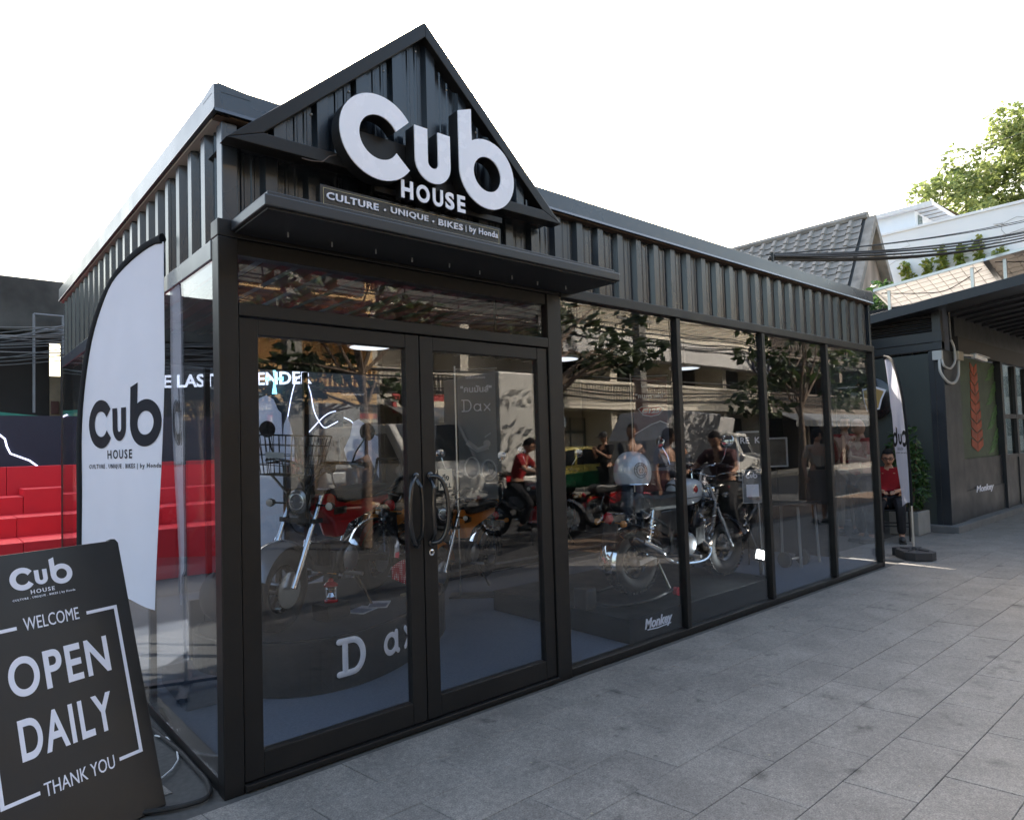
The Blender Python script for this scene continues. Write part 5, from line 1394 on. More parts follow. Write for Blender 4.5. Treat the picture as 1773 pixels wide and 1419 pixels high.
# solar panels on the roof
def panel_mat(nm, c):
    m = bpy.data.materials.new(nm); m.use_nodes = True; nt = m.node_tree; p = nt.nodes['Principled BSDF']; p.inputs['Base Color'].default_value = c + (1,); p.inputs['Roughness'].default_value = .5
    tl = nt.nodes.new('ShaderNodeBsdfTranslucent'); tl.inputs[0].default_value = c + (1,); mx = nt.nodes.new('ShaderNodeMixShader'); mx.inputs[0].default_value = .4
    nt.links.new(p.outputs[0], mx.inputs[1]); nt.links.new(tl.outputs[0], mx.inputs[2]); nt.links.new(mx.outputs[0], nt.nodes['Material Output'].inputs[0]); return m
PVB = panel_mat('panel_backsheet', (.8, .79, .78)); PVC_ = panel_mat('panel_cells', (.4, .38, .36))
for i, (y0, y1, lab, cm) in enumerate(((-.35, 1.12, 'solar panel with pale underside at the left end of the kiosk roof', PVB), (-1.95, -.38, 'solar panel with grid of dark cells at the right on the kiosk roof', PVC_))):
    t = T('solar_panel', lab, 'solar panel', (10.35, (y0 + y1) / 2, Z(y1) + .1), 0, 'solar panels on the kiosk roof')
    zu = lambda y: 3.76 + .10 * (1.0 - y); zl = lambda y: 3.555 + .10 * (.8 - y)
    def q(u, v, d):
        y = y0 + (y1 - y0) * v; return (10.33 + .85 * u, y, (zu(y) * (1 - u) + zl(y) * u) + d)
    b = MB().add([q(0, 0, 0), q(1, 0, 0), q(1, 1, 0), q(0, 1, 0), q(0, 0, .03), q(1, 0, .03), q(1, 1, .03), q(0, 1, .03)], [(3, 2, 1, 0), (4, 5, 6, 7), (0, 1, 5, 4), (1, 2, 6, 5), (2, 3, 7, 6), (3, 0, 4, 7)])
    pb = b.build('panel', cm, t, W=True)
    b = MB()
    for u in range(0, 7): b.tube([q(u / 6, .01, -.003), q(u / 6, .99, -.003)], .004, 5)
    for v in range(0, 11): b.tube([q(.0, v / 10, -.003), q(1, v / 10, -.003)], .004, 5)
    b.build('cell_grid', M('pale_grid', (.5, .47, .42), .5), pb, W=True)
    b = MB()
    for e in ((0, 0, 1, 0), (1, 0, 1, 1), (1, 1, 0, 1), (0, 1, 0, 0)): b.bar(q(e[0], e[1], .012), q(e[2], e[3], .012), .035, .04)
    b.build('aluminium_frame', STEEL, t, W=True)
    for v in (.12, .88):
        p = q(.12, v, 0); b = MB().bar((p[0], p[1], Z(p[1]) - .01), p, .04, .04); b.build('support_leg', STEEL, t, W=True)
        p = q(.9, v, 0); MB().bar((p[0], p[1], Z(p[1]) - .01), p, .04, .04).build('support_leg', STEEL, t, W=True)
    MB().tube(smooth_pts([q(.1, .95, -.02), q(.4, .6, -.07), q(.55, .4, -.05), q(.2, .05, -.02)], 6), .007, 5).build('panel_cable', RUB, t, W=True)

# planter with shrub between shop and kiosk
def leaf_cloud(blobs, n, size, seed, aspect=.5, droop=.2):
    rnd = random.Random(seed); b = MB(); tot = sum(r[0] * r[1] * r[2] for _, r in blobs)
    for c, r in blobs:
        k = int(n * (r[0] * r[1] * r[2]) / tot) + 1
        for _ in range(k):
            while True:
                p = Vector((rnd.uniform(-1, 1), rnd.uniform(-1, 1), rnd.uniform(-1, 1)))
                if p.length <= 1: break
            if rnd.random() < .65: p = p.normalized() * (p.length ** .35)
            P = Vector((c[0] + p.x * r[0], c[1] + p.y * r[1], c[2] + p.z * r[2]))
            d = Vector((rnd.uniform(-1, 1), rnd.uniform(-1, 1), rnd.uniform(-.8, .6) - droop)).normalized()
            sdv = d.cross(Vector((rnd.uniform(-1, 1), rnd.uniform(-1, 1), rnd.uniform(.2, 1)))).normalized()
            s_ = size * rnd.uniform(.6, 1.35); nn = d.cross(sdv)
            b.add([P, P + d * s_ * .45 + sdv * s_ * aspect * .5 + nn * s_ * .05, P + d * s_, P + d * s_ * .45 - sdv * s_ * aspect * .5 + nn * s_ * .05], [(0, 1, 2), (0, 2, 3)])
    return b
def raw(b, nm, m, par):      # no normal recalculation for leaf meshes
    me = bpy.data.meshes.new(nm); me.from_pydata(b.v, [], b.f); return link(nm, me, m, par)
LF1 = leaf_mat('garden_leaf', (.025, .06, .018), (.07, .14, .035))
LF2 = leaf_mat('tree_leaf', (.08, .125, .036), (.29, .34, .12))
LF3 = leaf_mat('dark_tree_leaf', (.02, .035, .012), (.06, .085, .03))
LF4 = leaf_mat('vine_leaf', (.14, .2, .04), (.34, .36, .08))
BARK = M('bark', (.12, .085, .06), .9, var=.3, vs=12, bump=.5, bs=30)
pl = T('potted_shrub', 'bushy green shrub in pale planter box beside the kiosk wall', 'potted shrub', (10.12, .72, 0))
MB().prism([(-.24, -.2), (.24, -.2), (.24, .2), (-.24, .2)], lambda x, y, d: (x, y, d), .001, .34).build('planter_box', M('pale_planter', (.22, .22, .21), .8, var=.15), pl, bevel=.012)
MB().box(-.21, .21, -.17, .17, .341, .35).build('soil', M('soil', (.04, .03, .02), .95), pl)
b = MB()
for k in range(7):
    a = k * .9; b.tube([(.05 * math.cos(a), .05 * math.sin(a), .34), (.12 * math.cos(a), .12 * math.sin(a), .9), (.2 * math.cos(a), .16 * math.sin(a), 1.35)], [.014, .01, .005], 6)
b.build('stems', BARK, pl)
raw(leaf_cloud([((0, 0, .62), (.24, .26, .3)), ((.02, 0, .95), (.25, .26, .36)), ((0, .02, 1.3), (.18, .2, .32))], 1500, .085, 4), 'foliage', LF1, pl)

# ------------------------------------------------------------------ houses, walls and trees behind
WW = M('weathered_white_wall', (.76, .77, .78), .9, var=.05, vs=.5, bump=.1, bs=3)
wb_ = T('white_building', 'tall plain white building wall behind the solar panels', 'building', (26, 0, 0))
kp2 = lambda b, nm, m, par, **k: b.build(nm, m, par, W=True, **k)
kp2(MB().box(26, 36, -.6, 16, -.1, 8.93), 'wall', WW, wb_)
kp2(MB().box(25.96, 36.04, -.64, 16.04, 8.932, 9.03), 'parapet_cap', WW, wb_, bevel=.01)
kp2(MB().box(26.9, 34, 5.65, 14, 9.0, 9.86), 'rooftop_room', WW, wb_)
kp2(MB().box(26.7, 34.2, 5.0, 14.4, 9.862, 10.02), 'rooftop_roof', M('white_roof_edge', (.68, .68, .68), .7), wb_, bevel=.02)
for i in range(10): kp2(MB().box(26.9 + i * .5, 26.94 + i * .5, 5.02, 5.64, 9.835, 9.86), 'soffit_batten', M('brownish_batten', (.4, .36, .32), .8), wb_)
kp2(MB().box(27.2, 27.6, 5.62, 5.66, 9.1, 9.75), 'rooftop_window', GLASSK, wb_)
b = MB()
rnd = random.Random(5)
for k in range(16):
    y = rnd.uniform(.6, 8); z = rnd.uniform(5.5, 8.6); P = [Vector((25.992, y, z))]
    for _ in range(5): P.append(P[-1] + Vector((0, rnd.uniform(-.25, .5), rnd.uniform(-.25, .12))))
    b.tube(P, .006, 4)
stuff(kp2(b, 'wall_cracks', M('grey_crack', (.3, .3, .3), .9), wb_))
for i, (y, z, s_, lab) in enumerate(((5.45, 7.75, 1.1, 'green creeper leaning left on the white wall'), (5.0, 7.6, .9, 'short creeper beside the leaning one on the white wall'), (4.55, 8.1, 1.3, 'tall creeper with yellow leaves on the white wall'), (4.0, 7.95, 1.2, 'tall green creeper in the middle of the white wall'), (3.45, 8.05, 1.2, 'narrow creeper farther right on the white wall'), (2.85, 7.45, .4, 'smallest creeper farthest right on the white wall'))):
    t = T('wall_creeper', lab, 'creeper', (25.9, y, z - s_), 0, 'creepers on the white wall')
    ln = .35 if i == 0 else .0
    MB().tube([(0, 0, -1), (0, ln * .4, s_ * .4), (0, ln, s_)], [.03, .02, .01], 6).build('stem', BARK, t)
    raw(leaf_cloud([((-.06, ln * f, s_ * (.1 + .85 * f)), (.1, .15, .24)) for f in (0, .3, .6, .9)], 170, .17, 20 + i, .8), 'leaves', LF4, t)
gh = T('gabled_house', 'old house with grey tiled roof and a peeling steep gable', 'house', (18, 4, 0))
PEEL = M('peeling_plaster', (.36, .28, .22), .95, var=.9, vs=2.2, bump=.5, bs=9, streak=(1, 1, .35))
ax_, az = 18.0, 7.28; hw, ez = 1.55, 4.75
kp2(MB().prism([(ax_ - hw, 0), (ax_ - hw, ez), (ax_, az - .15), (ax_ + hw, ez), (ax_ + hw, 0)], lambda x, z, d: (x, d, z), 4.05, 15), 'wall', PEEL, gh)
BARGE = M('stained_bargeboard', (.24, .21, .18), .9, var=.8, vs=3, bump=.3, bs=12)
for s in (-1, 1):
    kp2(MB().prism([(ax_ + s * .0, az + .05), (ax_ + s * (hw + .3), ez - .45), (ax_ + s * (hw + .13), ez - .45), (ax_ + s * 0, az - .25)], lambda x, z, d: (x, d, z), 3.8, 4.04), 'bargeboard', BARGE, gh)
    sl_ = Vector((s * (hw + .3), 0, ez - .45 - az - .05)); 
    kp2(MB().prism([(ax_, az + .02), (ax_ + s * (hw + .3), ez - .48), (ax_ + s * (hw + .3), ez - .58), (ax_, az - .1)], lambda x, z, d: (x, d, z), 4.045, 15), 'roof_slope', M('roof_underlay', (.06, .06, .06), .9), gh)
# roof tiles: rows of pans and raised rolls
TILE = M('grey_roof_tile', (.29, .26, .23), .8, var=.4, vs=2.5, bump=.3, bs=20)
def tile_pt(u, y, h):      # u: distance down the left slope
    d = Vector((-(hw + .3), 0, ez - .5 - az)).normalized(); n = Vector((-d.z, 0, d.x)); n = n if n.z > 0 else -n
    return Vector((ax_, y, az + .02)) + d * u + n * h
b = MB(); tme = None; nt_ = 0
for c in range(26):
    for r in range(13):
        y = 4.1 + c * .36; u0 = .05 + r * .225
        jj = random.uniform(-.012, .012)
        vs = [tile_pt(u0, y, .05), tile_pt(u0, y + .22, .05), tile_pt(u0, y + .25, .11), tile_pt(u0, y + .33, .11), tile_pt(u0, y + .355, .05)]
        ve = [tile_pt(u0 + .25, y, .075), tile_pt(u0 + .25, y + .22, .075), tile_pt(u0 + .25, y + .25, .145), tile_pt(u0 + .25, y + .33, .145), tile_pt(u0 + .25, y + .355, .075)]
        F = [(k, k + 1, k + 6, k + 5) for k in range(4)] + [(5, 6, 7, 8, 9)]
        if nt_ < 299:
            if tme is None:
                q = MB().add([v - Vector((18, 4, 0)) for v in vs + ve], F); tme = q.mesh('roof_tile'); tme.materials.append(TILE); p00 = vs[0].copy()
            o = link('roof_tile', tme, None, gh, loc=vs[0] - p00 + Vector((0, jj, jj * .5)))
            nt_ += 1
        else: b.add(vs + ve, F)
stuff(kp2(b, 'far_roof_tiles', TILE, gh))
kp2(MB().tube([(ax_, 4.0, az + .1), (ax_, 15, az + .1)], .11, 8), 'ridge_tiles', TILE, gh)
kp2(MB().box(ax_ - .1, ax_ + .1, 10.8, 11.1, az + .1, az + .45), 'chimney_pot', M('terracotta', (.5, .2, .1), .8), gh)

def tree(label, loc, trunk_pts, blobs, n, size, seed, lm, group=None, r0=.2, cat='tree', nlimb=9):
    t = T('tree', label, cat, loc, 0, group); rnd = random.Random(seed)
    b = MB(); k = len(trunk_pts)
    b.tube(trunk_pts, [r0 * (1 - .6 * i / (k - 1)) for i in range(k)], 10)
    top = Vector(trunk_pts[-1])
    for i in range(nlimb):
        c, r = blobs[i % len(blobs)]
        e = Vector(c) + Vector((rnd.uniform(-.6, .6) * r[0], rnd.uniform(-.6, .6) * r[1], rnd.uniform(-.3, .6) * r[2]))
        f = rnd.uniform(.5, 1); s_ = Vector(trunk_pts[-2]).lerp(top, f)
        m = s_.lerp(e, .5) + Vector((rnd.uniform(-.2, .2), rnd.uniform(-.2, .2), rnd.uniform(0, .4)))
        b.tube([s_, m, e], [r0 * .35, r0 * .2, r0 * .06], 6)
    b.build('trunk', BARK, t, smooth=True)
    raw(leaf_cloud(blobs, n, size, seed), 'crown', lm, t)
    return t
rnd = random.Random(11)
bl = []
def crown_top(y): return 16.2 - .35 * max(0, y - 4.5) if y < 6.8 else 15.4 - 1.7 * (y - 6.8)
for i in range(120):
    y = 9.0 - 10 * rnd.random() ** 1.25; zt_ = crown_top(y) - .6; z = zt_ - (zt_ - 10.5) * rnd.random() ** 1.6
    bl.append(((rnd.uniform(-3, 4), y - 5, z), (rnd.uniform(.6, 1.3), rnd.uniform(.55, 1.1), rnd.uniform(.4, .8))))
tree('big sunlit leafy tree rising behind the white building at right', (38, 5, 0), [(0, 0, 0), (0, 0, 5), (.3, -.5, 10)], bl, 30000, .28, 3, LF2, r0=.45, nlimb=16)
tree('smaller darker tree behind the rooftop room of white building', (37, 9.3, 0), [(0, 0, 0), (.1, 0, 6), (0, .1, 10)], [((rnd.uniform(-1.5, 1.5), rnd.uniform(-1.8, 1.6), 10.9 + rnd.uniform(-.9, 1.1)), (.9, .8, .7)) for _ in range(12)], 3200, .34, 9, LF1, r0=.3)
tree('green bush showing between the shop roof and the solar panels', (15.0, 2.55, 0), [(0, 0, 0), (0, 0, 1.6), (.1, 0, 2.8)], [((rnd.uniform(-.5, .6), rnd.uniform(-.9, .9), 3.7 + rnd.uniform(-.9, .85)), (.5, .45, .4)) for _ in range(18)], 4200, .16, 12, LF1, r0=.1, cat='bush')

# ------------------------------------------------------------------ overhead cables
def sag(a, c, s, n=16):
    a, c = Vector(a), Vector(c); return [a.lerp(c, i / n) - Vector((0, 0, s * 4 * (i / n) * (1 - i / n))) for i in range(n + 1)]
cb = T('cable_bundle', 'thick bundle of black street cables running from the roof bracket to upper right', 'cables', (5.2, .12, 3.2))
for i, (dz, dz2, sg, r) in enumerate(((0, 0, .14, .02), (.01, .03, .12, .018), (-.015, -.04, .15, .02), (.02, .06, .11, .016), (.0, .08, .1, .014), (-.02, -.02, .17, .018), (.03, .25, .09, .011), (.035, .29, .1, .009))):
    MB().tube(sag((5.2, .12 + .012 * i, 3.22 + dz), (13.0, -.83, 4.76 + dz2), sg), r * .62, 6).build('cable', RUB, cb, W=True, smooth=True)
tag(MB().tube(sag((4.0, 5.2, 3.3), (13.0, -1.9, 6.6), .15), .006, 5).build('overhead_wire', RUB), 'single thin wire crossing the white sky at upper right', 'wire')
up_l = T('utility_pole', 'concrete utility pole outside the frame holding the street cables', 'utility pole', (13.05, -1.1, 0))
MB().lathe([(.16, 0), (.11, 8.5)], n=12).build('pole', KERBM, up_l, smooth=True)
MB().box(-.6, .6, -.05, .05, 6.4, 6.5).build('cross_arm', KERBM, up_l)

# ------------------------------------------------------------------ stage set behind the shop
NAVY = M('navy_backdrop', (.013, .017, .032), .6, var=.1)
LINE = M('lit_white_line', (.7, .72, .9), .5, emit=(.72, .75, 1), es=.75)
sgt = T('red_stage_steps', 'bright red stepped stage blocks left behind the shop', 'stage', (0, 7.1, 0))
def sbox(x0, x1, y0, y1, z1, nm='step_block'):
    n = max(1, round((x1 - x0) / 1.22)); w = (x1 - x0) / n
    for i in range(n): MB().box(x0 + i * w + .002, x0 + (i + 1) * w - .002, y0, y1, .001, z1 + random.uniform(-.004, .004)).build(nm, STRED, sgt, W=True, bevel=.006)
sbox(-6, 1.0, 5.9, 6.6, .60); sbox(-6, 1.0, 6.602, 7.25, .82); sbox(-6, -.05, 7.252, 7.9, 1.03); sbox(-.048, 1.0, 7.252, 7.9, 1.12); sbox(-6, 1.0, 7.902, 8.4, 1.40)
bdp = T('navy_backdrop', 'low navy backdrop board with a glowing white mountain outline behind the red steps', 'backdrop', (0, 8.45, 0))
MB().box(-7, .75, 8.42, 8.5, .001, 2.10).build('backdrop_panel', NAVY, bdp, W=True)
MB().tube([(-.55, 8.41, 2.12), (-.32, 8.41, 1.95), (-.15, 8.41, 1.78), (-.13, 8.41, 1.68), (-.09, 8.41, 1.58), (.12, 8.41, 1.48), (.22, 8.41, 1.39)], .012, 6).build('glowing_outline', LINE, bdp, W=True, smooth=True)
tag(MB().prism([(-2.2, 2.1), (.35, 2.14), (-.2, 2.2), (-1.4, 2.28)], lambda x, z, d: (x, d, z), 9.2, 10.4).build('green_awning', M('green_canvas', (.04, .2, .14), .8)), 'green canvas awning edge just above the navy backdrop', 'awning')
scn = T('stage_screen', 'tall dark stage screen with white title and glowing mountain lines behind the shop', 'stage screen', (1.6, 7.95, 0), math.atan2(-.656, .754))
K = .00858
def UZ(px, py): return ((px - 270) * K, 2.5 - (py - 672) * K + .03 * (px - 270) * K)
MB().box(-.75, 4.05, 0, .06, 1.35, 2.88).build('screen_panel', M('dark_screen', (.03, .032, .036), .5, var=.2, vs=1.5), scn)
MB().box(-.75, .98, .0, .06, .001, 1.349).build('red_panel', STRED, scn)
MB().box(.982, 4.05, .0, .06, .001, 1.349).build('dark_panel', NAVY, scn)
text_mb('THE LAST AIRBENDER', .3, (UZ(243, 0)[0], -.004, 2.5), (1, 0, 0), (0, 0, 1), .006, width=2.56, bold=.007).build('title_lettering', M('lit_white_letters', (.8, .8, .86), .5, emit=(.85, .87, 1), es=.45), scn)
def line(P, nm='glowing_line', y=-.05): return MB().tube(smooth_pts([(UZ(400 + x / 3.057, 540 + yy / 3.057)[0], y, UZ(400 + x / 3.057, 540 + yy / 3.057)[1]) for x, yy in P], 5), .0075, 6).build(nm, LINE, scn, smooth=True)
line([(290, 690), (310, 590), (330, 490), (355, 410), (380, 388), (405, 410), (430, 480), (445, 570), (470, 630), (500, 668), (540, 655), (570, 640)])
line([(385, 720), (430, 675), (470, 635), (500, 608), (530, 592), (560, 585)]); line([(603, 622), (640, 642), (655, 670), (668, 730), (690, 830)]); line([(150, 600), (180, 588), (200, 620), (205, 700)])
MOUNT = M('white_mountain_board', (.62, .62, .68), .5, var=.1, vs=2)
def mount(P, y, mm=MOUNT): return MB().prism([UZ(400 + x / 3.057, 540 + yy / 3.057) for x, yy in P], lambda x, z, d: (x, d, z), y, y + .03).build('mountain_cutout', mm, scn)
mount([(100, 640), (130, 540), (170, 495), (205, 483), (240, 505), (262, 560), (280, 580), (285, 780), (285, 1400), (100, 1400)], -.12)
mount([(290, 760), (300, 640), (318, 600), (335, 660), (350, 730), (350, 850), (290, 850)], -.16)
mount([(605, 790), (640, 720), (655, 650), (685, 636), (712, 660), (712, 830), (660, 850), (625, 860)], -.12)
mount([(735, 705), (790, 735), (840, 780), (880, 820), (935, 860), (935, 960), (800, 980), (735, 820)], -.16)
sx, sz = UZ(480, 670)
b = MB()
for a in range(4):
    an = a * PI / 2; L = (.13, .22, .13, .22)[a]
    d = Vector((math.cos(an), 0, math.sin(an))); n = Vector((-d.z, 0, d.x))
    b.prism([(0, 0), (d.x * L + n.x * .035, d.z * L + n.z * .035), (d.x * L - n.x * .035, d.z * L - n.z * .035)], lambda x, z, dd: (sx + x, dd - .001 * a, sz + z), -.075 - .004 * a, -.07)
b.build('cyan_star', M('lit_cyan_star', (.3, .7, .8), .4, emit=(.25, .75, .95), es=1.1), scn)

# old dark building behind the stage on the left
CONC = M('mouldy_concrete', (.06, .055, .05), .95, var=.7, vs=2.2, bump=.4, bs=8)
lb = T('mouldy_building', 'dark mouldy concrete building behind the red stage at left', 'building', (-4, 12, 0))
kp2(MB().box(-9, 1.45, 11.2, 12, 3.72, 4.66), 'ledge', CONC, lb, bevel=.03)
kp2(MB().box(-9, .88, 13.0, 13.9, 0, 4.6), 'wall', M('dark_shop_front', (.02, .018, .017), .8, var=.4, vs=1), lb)
kp2(MB().box(1.06, 1.9, 12.6, 12.99, 0, 4.6), 'column', CONC, lb)
kp2(MB().box(.7, 1.4, 12.85, 13.3, 3.84, 4.6), 'lintel', CONC, lb)
kp2(MB().box(.882, 1.4, 13.0, 13.1, 0, 3.15), 'low_wall', M('tan_wall', (.3, .25, .18), .9, var=.4, vs=3), lb)
for k in range(2): kp2(MB().box(.9, 1.03, 12.96, 13, 2.0 + .4 * k, 2.25 + .4 * k), 'window', M('dark_red_window', (.08, .03, .025), .5), lb)
b = MB()
for k in range(3): b.tube([(.43 + .42 * k, 11.0, 2.3), (.43 + .42 * k, 11.0, 4.0)], .022, 6)
for z in (4.0, 3.75): b.tube([(.43, 11.0, z), (1.4, 11.0, z)], .02, 6)
kp2(b, 'sign_frame', M('grey_steel_tube', (.16, .16, .17), .5), lb)
wz = T('wire_tangle', 'tangle of street wires hanging in front of the mouldy building', 'wires', (-1, 10.6, 3.3))
rnd = random.Random(21)
for k in range(22):
    z0_ = rnd.uniform(3.0, 3.75); z1_ = rnd.uniform(3.2, 3.9)
    MB().tube(sag((-4, 10.4 + rnd.uniform(-.3, .3), z0_), (1.2, 10.4 + rnd.uniform(-.3, .3), z1_), rnd.uniform(.05, .4), 10), .008, 4).build('wire', M('grey_wire', (.1, .1, .1), .6), wz, W=True)
rbld = T('rear_sun_blocker', 'added unseen grey building that blocks sun behind the shop', 'building', (9, 13, 0))  # added out of view to block sun on the stage and gap
kp2(MB().box(4.4, 16, 13, 20, 0, 9), 'wall', M('grey_render', (.3, .29, .28), .9, var=.2), rbld)
for i in range(4):
    for j in range(3): kp2(MB().box(5.2 + i * 2.8, 6.7 + i * 2.8, 12.95, 12.99, 1 + j * 2.8, 2.5 + j * 2.8), 'window', M('dark_window', (.03, .035, .04), .1), rbld)
kp2(MB().box(4.3, 16.1, 12.9, 20, 9.002, 9.15), 'roof', CONC, rbld)

# ------------------------------------------------------------------ the street opposite (seen mirrored in the glass)
def shophouse(label, x0, x1, col, floors, style, seed):
    t = T('shophouse', label, 'shophouse', ((x0 + x1) / 2, -13.2, 0), 0, 'shophouses across the street')
    P = lambda b, nm, m, par=None, **k: b.build(nm, m, par or t, W=True, **k)
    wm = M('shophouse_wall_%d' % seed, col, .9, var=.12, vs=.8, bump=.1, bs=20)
    dm = M('dark_window', (.03, .035, .04), .1); fm = M('grey_green_frame', (.1, .12, .11), .6)
    H = 2.9 + 2.55 * floors; yb = -14.4
    P(MB().box(x0, x1, -24, yb - .1, 0, H), 'wall', wm)
    rnd = random.Random(seed)
    n = max(2, int((x1 - x0) / 3.4)); w = (x1 - x0) / n
    for i in range(n + 1): P(MB().box(max(x0, x0 + i * w - .16), min(x1, x0 + i * w + .16), yb - .1, -13.15, 0, H), 'party_pier', wm)
    for f in range(floors):
        z = 2.75 + f * 2.75
        P(MB().box(x0, x1, yb - .1, -12.9, z, z + .28), 'balcony_slab', wm)
        b = MB(); q = x0 + .1
        while q < x1:
            b.box(q, q + .05, -13.02, -12.96, z + .28, z + .92); q += .14
        b2 = P(b, 'balusters', wm); stuff(b2)
        P(MB().box(x0, x1, -13.06, -12.92, z + .92, z + 1.02), 'balcony_rail', wm)
        for i in range(n):
            a = x0 + i * w + .3; c = x0 + (i + 1) * w - .3
            if rnd.random() < .8:
                wd = P(MB().box(a, (a + c) / 2 - .05, yb - .1, yb - .05, z + .4, z + 2.3), 'window', dm)
                P(MB().box((a + c) / 2 + .05, c, yb - .1, yb - .05, z + .4, z + 2.3), 'window', dm)
                b = MB()
                for e in (a, (a + c) / 2 - .05, c - .06): b.box(e, e + .06, yb - .049, yb - .01, z + .4, z + 2.3)
                b.box(a, c, yb - .049, yb - .012, z + 2.3, z + 2.4)
                P(b, 'window_frame', fm)
    for i in range(n):
        a = x0 + i * w + .25; c = x0 + (i + 1) * w - .25
        if style != 'dark' and i % 2 == 0:
            P(MB().box(a, c, yb - .1, yb - .04, 0, 2.5), 'door_panel', M('pale_door', (.4, .38, .34), .6))
            b = MB()
            for e in range(5): b.box(a + (c - a) * e / 4 - .03, a + (c - a) * e / 4 + .03, yb - .039, yb, 0, 2.5)
            b.box(a, c, yb - .039, yb + .002, 1.9, 2.0)
            P(b, 'door_frame', fm)
        else:
            P(MB().box(a, c, yb - .1, yb - .04, 0, 2.55), 'shop_opening', dm)
    if style in ('dark_top', 'awning'):  # dark panels added so the upper storeys reflect dark in the glass
        for i in range(int((x1 - x0) / .9)): P(MB().box(x0 + .05 + i * .9, x0 + .05 + i * .9 + .86, -12.88, -12.84, 5.6, H), 'dark_top_panel', M('dark_green_panel', (.025, .03, .028), .7))
    if style == 'fascia':
        P(MB().prism([(-12.9, 4.55), (-12.6, 4.62), (-12.86, 5.5), (-12.9, 5.5)], lambda y, z, d: (d, y, z), x0 + .05, x1 - .3), 'grey_fascia', M('grey_fascia_sheet', (.3, .29, .28), .6, var=.08))
        OB, OO = M('blue_letter', (.05, .06, .1), .4), M('orange_letter', (.55, .16, .05), .4)
        for i in range(3):
            cx = x1 - 2.0 + i * .55
            b = MB().strip([(cx - .26, 5.25)] + arc(cx, 4.75, .26, 180, 360, 12) + [(cx + .26, 5.25)], [(cx - .12, 5.25)] + arc(cx, 4.75, .12, 180, 360, 12) + [(cx + .12, 5.25)], lambda x, z, d: (x, d, z), -12.62, -12.5)
            b.box(cx - .3, cx - .05, -12.63, -12.51, 5.2, 5.32)
            P(b, 'fascia_letter', (OB, OO, OB)[i])
    if style == 'awning' or style == 'dark':
        b = MB(); bw = MB(); q = x0 + .3; k = 0
        while q < x1 - .3:
            (b if k % 2 else bw).prism([(-12.9, 2.75), (-11.9, 2.35), (-11.9, 2.05), (-11.92, 2.05), (-11.92, 2.33), (-12.9, 2.72)], lambda y, z, d: (d, y, z), q, q + .24); q += .245; k += 1
        P(b, 'awning_dark_stripes', M('slate_stripe', (.08, .1, .13), .8)); P(bw, 'awning_pale_stripes', M('pale_stripe', (.13, .13, .13), .8))
    P(MB().box(x0 - .05, x1 + .05, -14.6, -12.8, H, H + .35), 'cornice', wm)
    return t
shophouse('reflected ochre shophouse at the far left with closed windows', 1.5, 8.2, (.5, .34, .17), 2, 'dark_top', 1)
shophouse('reflected pale grey shophouse with a red signboard below', 8.2, 14.5, (.42, .39, .34), 2, 'awning', 2)
shophouse('reflected cream shophouse with grey fascia and blue and orange letters', 14.5, 29.5, (.62, .57, .48), 2, 'fascia', 3)
shophouse('reflected dark brown shophouse with a striped awning', 29.5, 42, (.12, .1, .085), 2, 'dark', 4)
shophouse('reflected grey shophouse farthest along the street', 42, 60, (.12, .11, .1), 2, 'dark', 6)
shophouse('reflected tan shophouse behind the camera side', -14, 1.4, (.35, .3, .24), 2, 'plain', 7)
endb = T('low_sky_blocker', 'added pale block hiding low sky at the far end of the street', 'apartment block', (70, -8, 0))  # added so the glass does not mirror the bright low sky
MB().box(66, 80, -30, 6, 0, 14).build('wall', M('pale_block_wall', (.3, .28, .25), .9, var=.2, vs=.5), endb, W=True)
for i in range(8):
    for j in range(4): MB().box(65.95, 65.99, -28 + i * 4.2, -25.6 + i * 4.2, 1.2 + j * 3.2, 2.9 + j * 3.2).build('window', M('dark_window', (.03, .035, .04), .1), endb, W=True)
rsn = T('shop_signboard', 'reflected red and cream shop signboard on the pale grey shophouse', 'signboard', (11, -12.7, 2.5))
MB().box(-2.4, 2.4, -.06, 0, 0, .55).build('red_board', M('red_sign', (.35, .04, .04), .6), rsn)
MB().box(-2.3, 2.3, .001, .01, .18, .36).build('cream_line', M('cream_sign', (.55, .5, .4), .6), rsn)
vs_ = T('vertical_sign', 'reflected tall dark sign with pale Chinese characters', 'signboard', (14.4, -12.75, 3.4))
MB().box(-.3, .3, -.05, .05, 0, 2.4).build('board', M('dark_sign', (.04, .035, .035), .6), vs_)
for i, c_ in enumerate('店長永'): text_mb(c_, .5, (.24, .056, .2 + .75 * (2 - i)), (-1, 0, 0), (0, 0, 1), .004, height=.55).build('character', WPAINT, vs_)

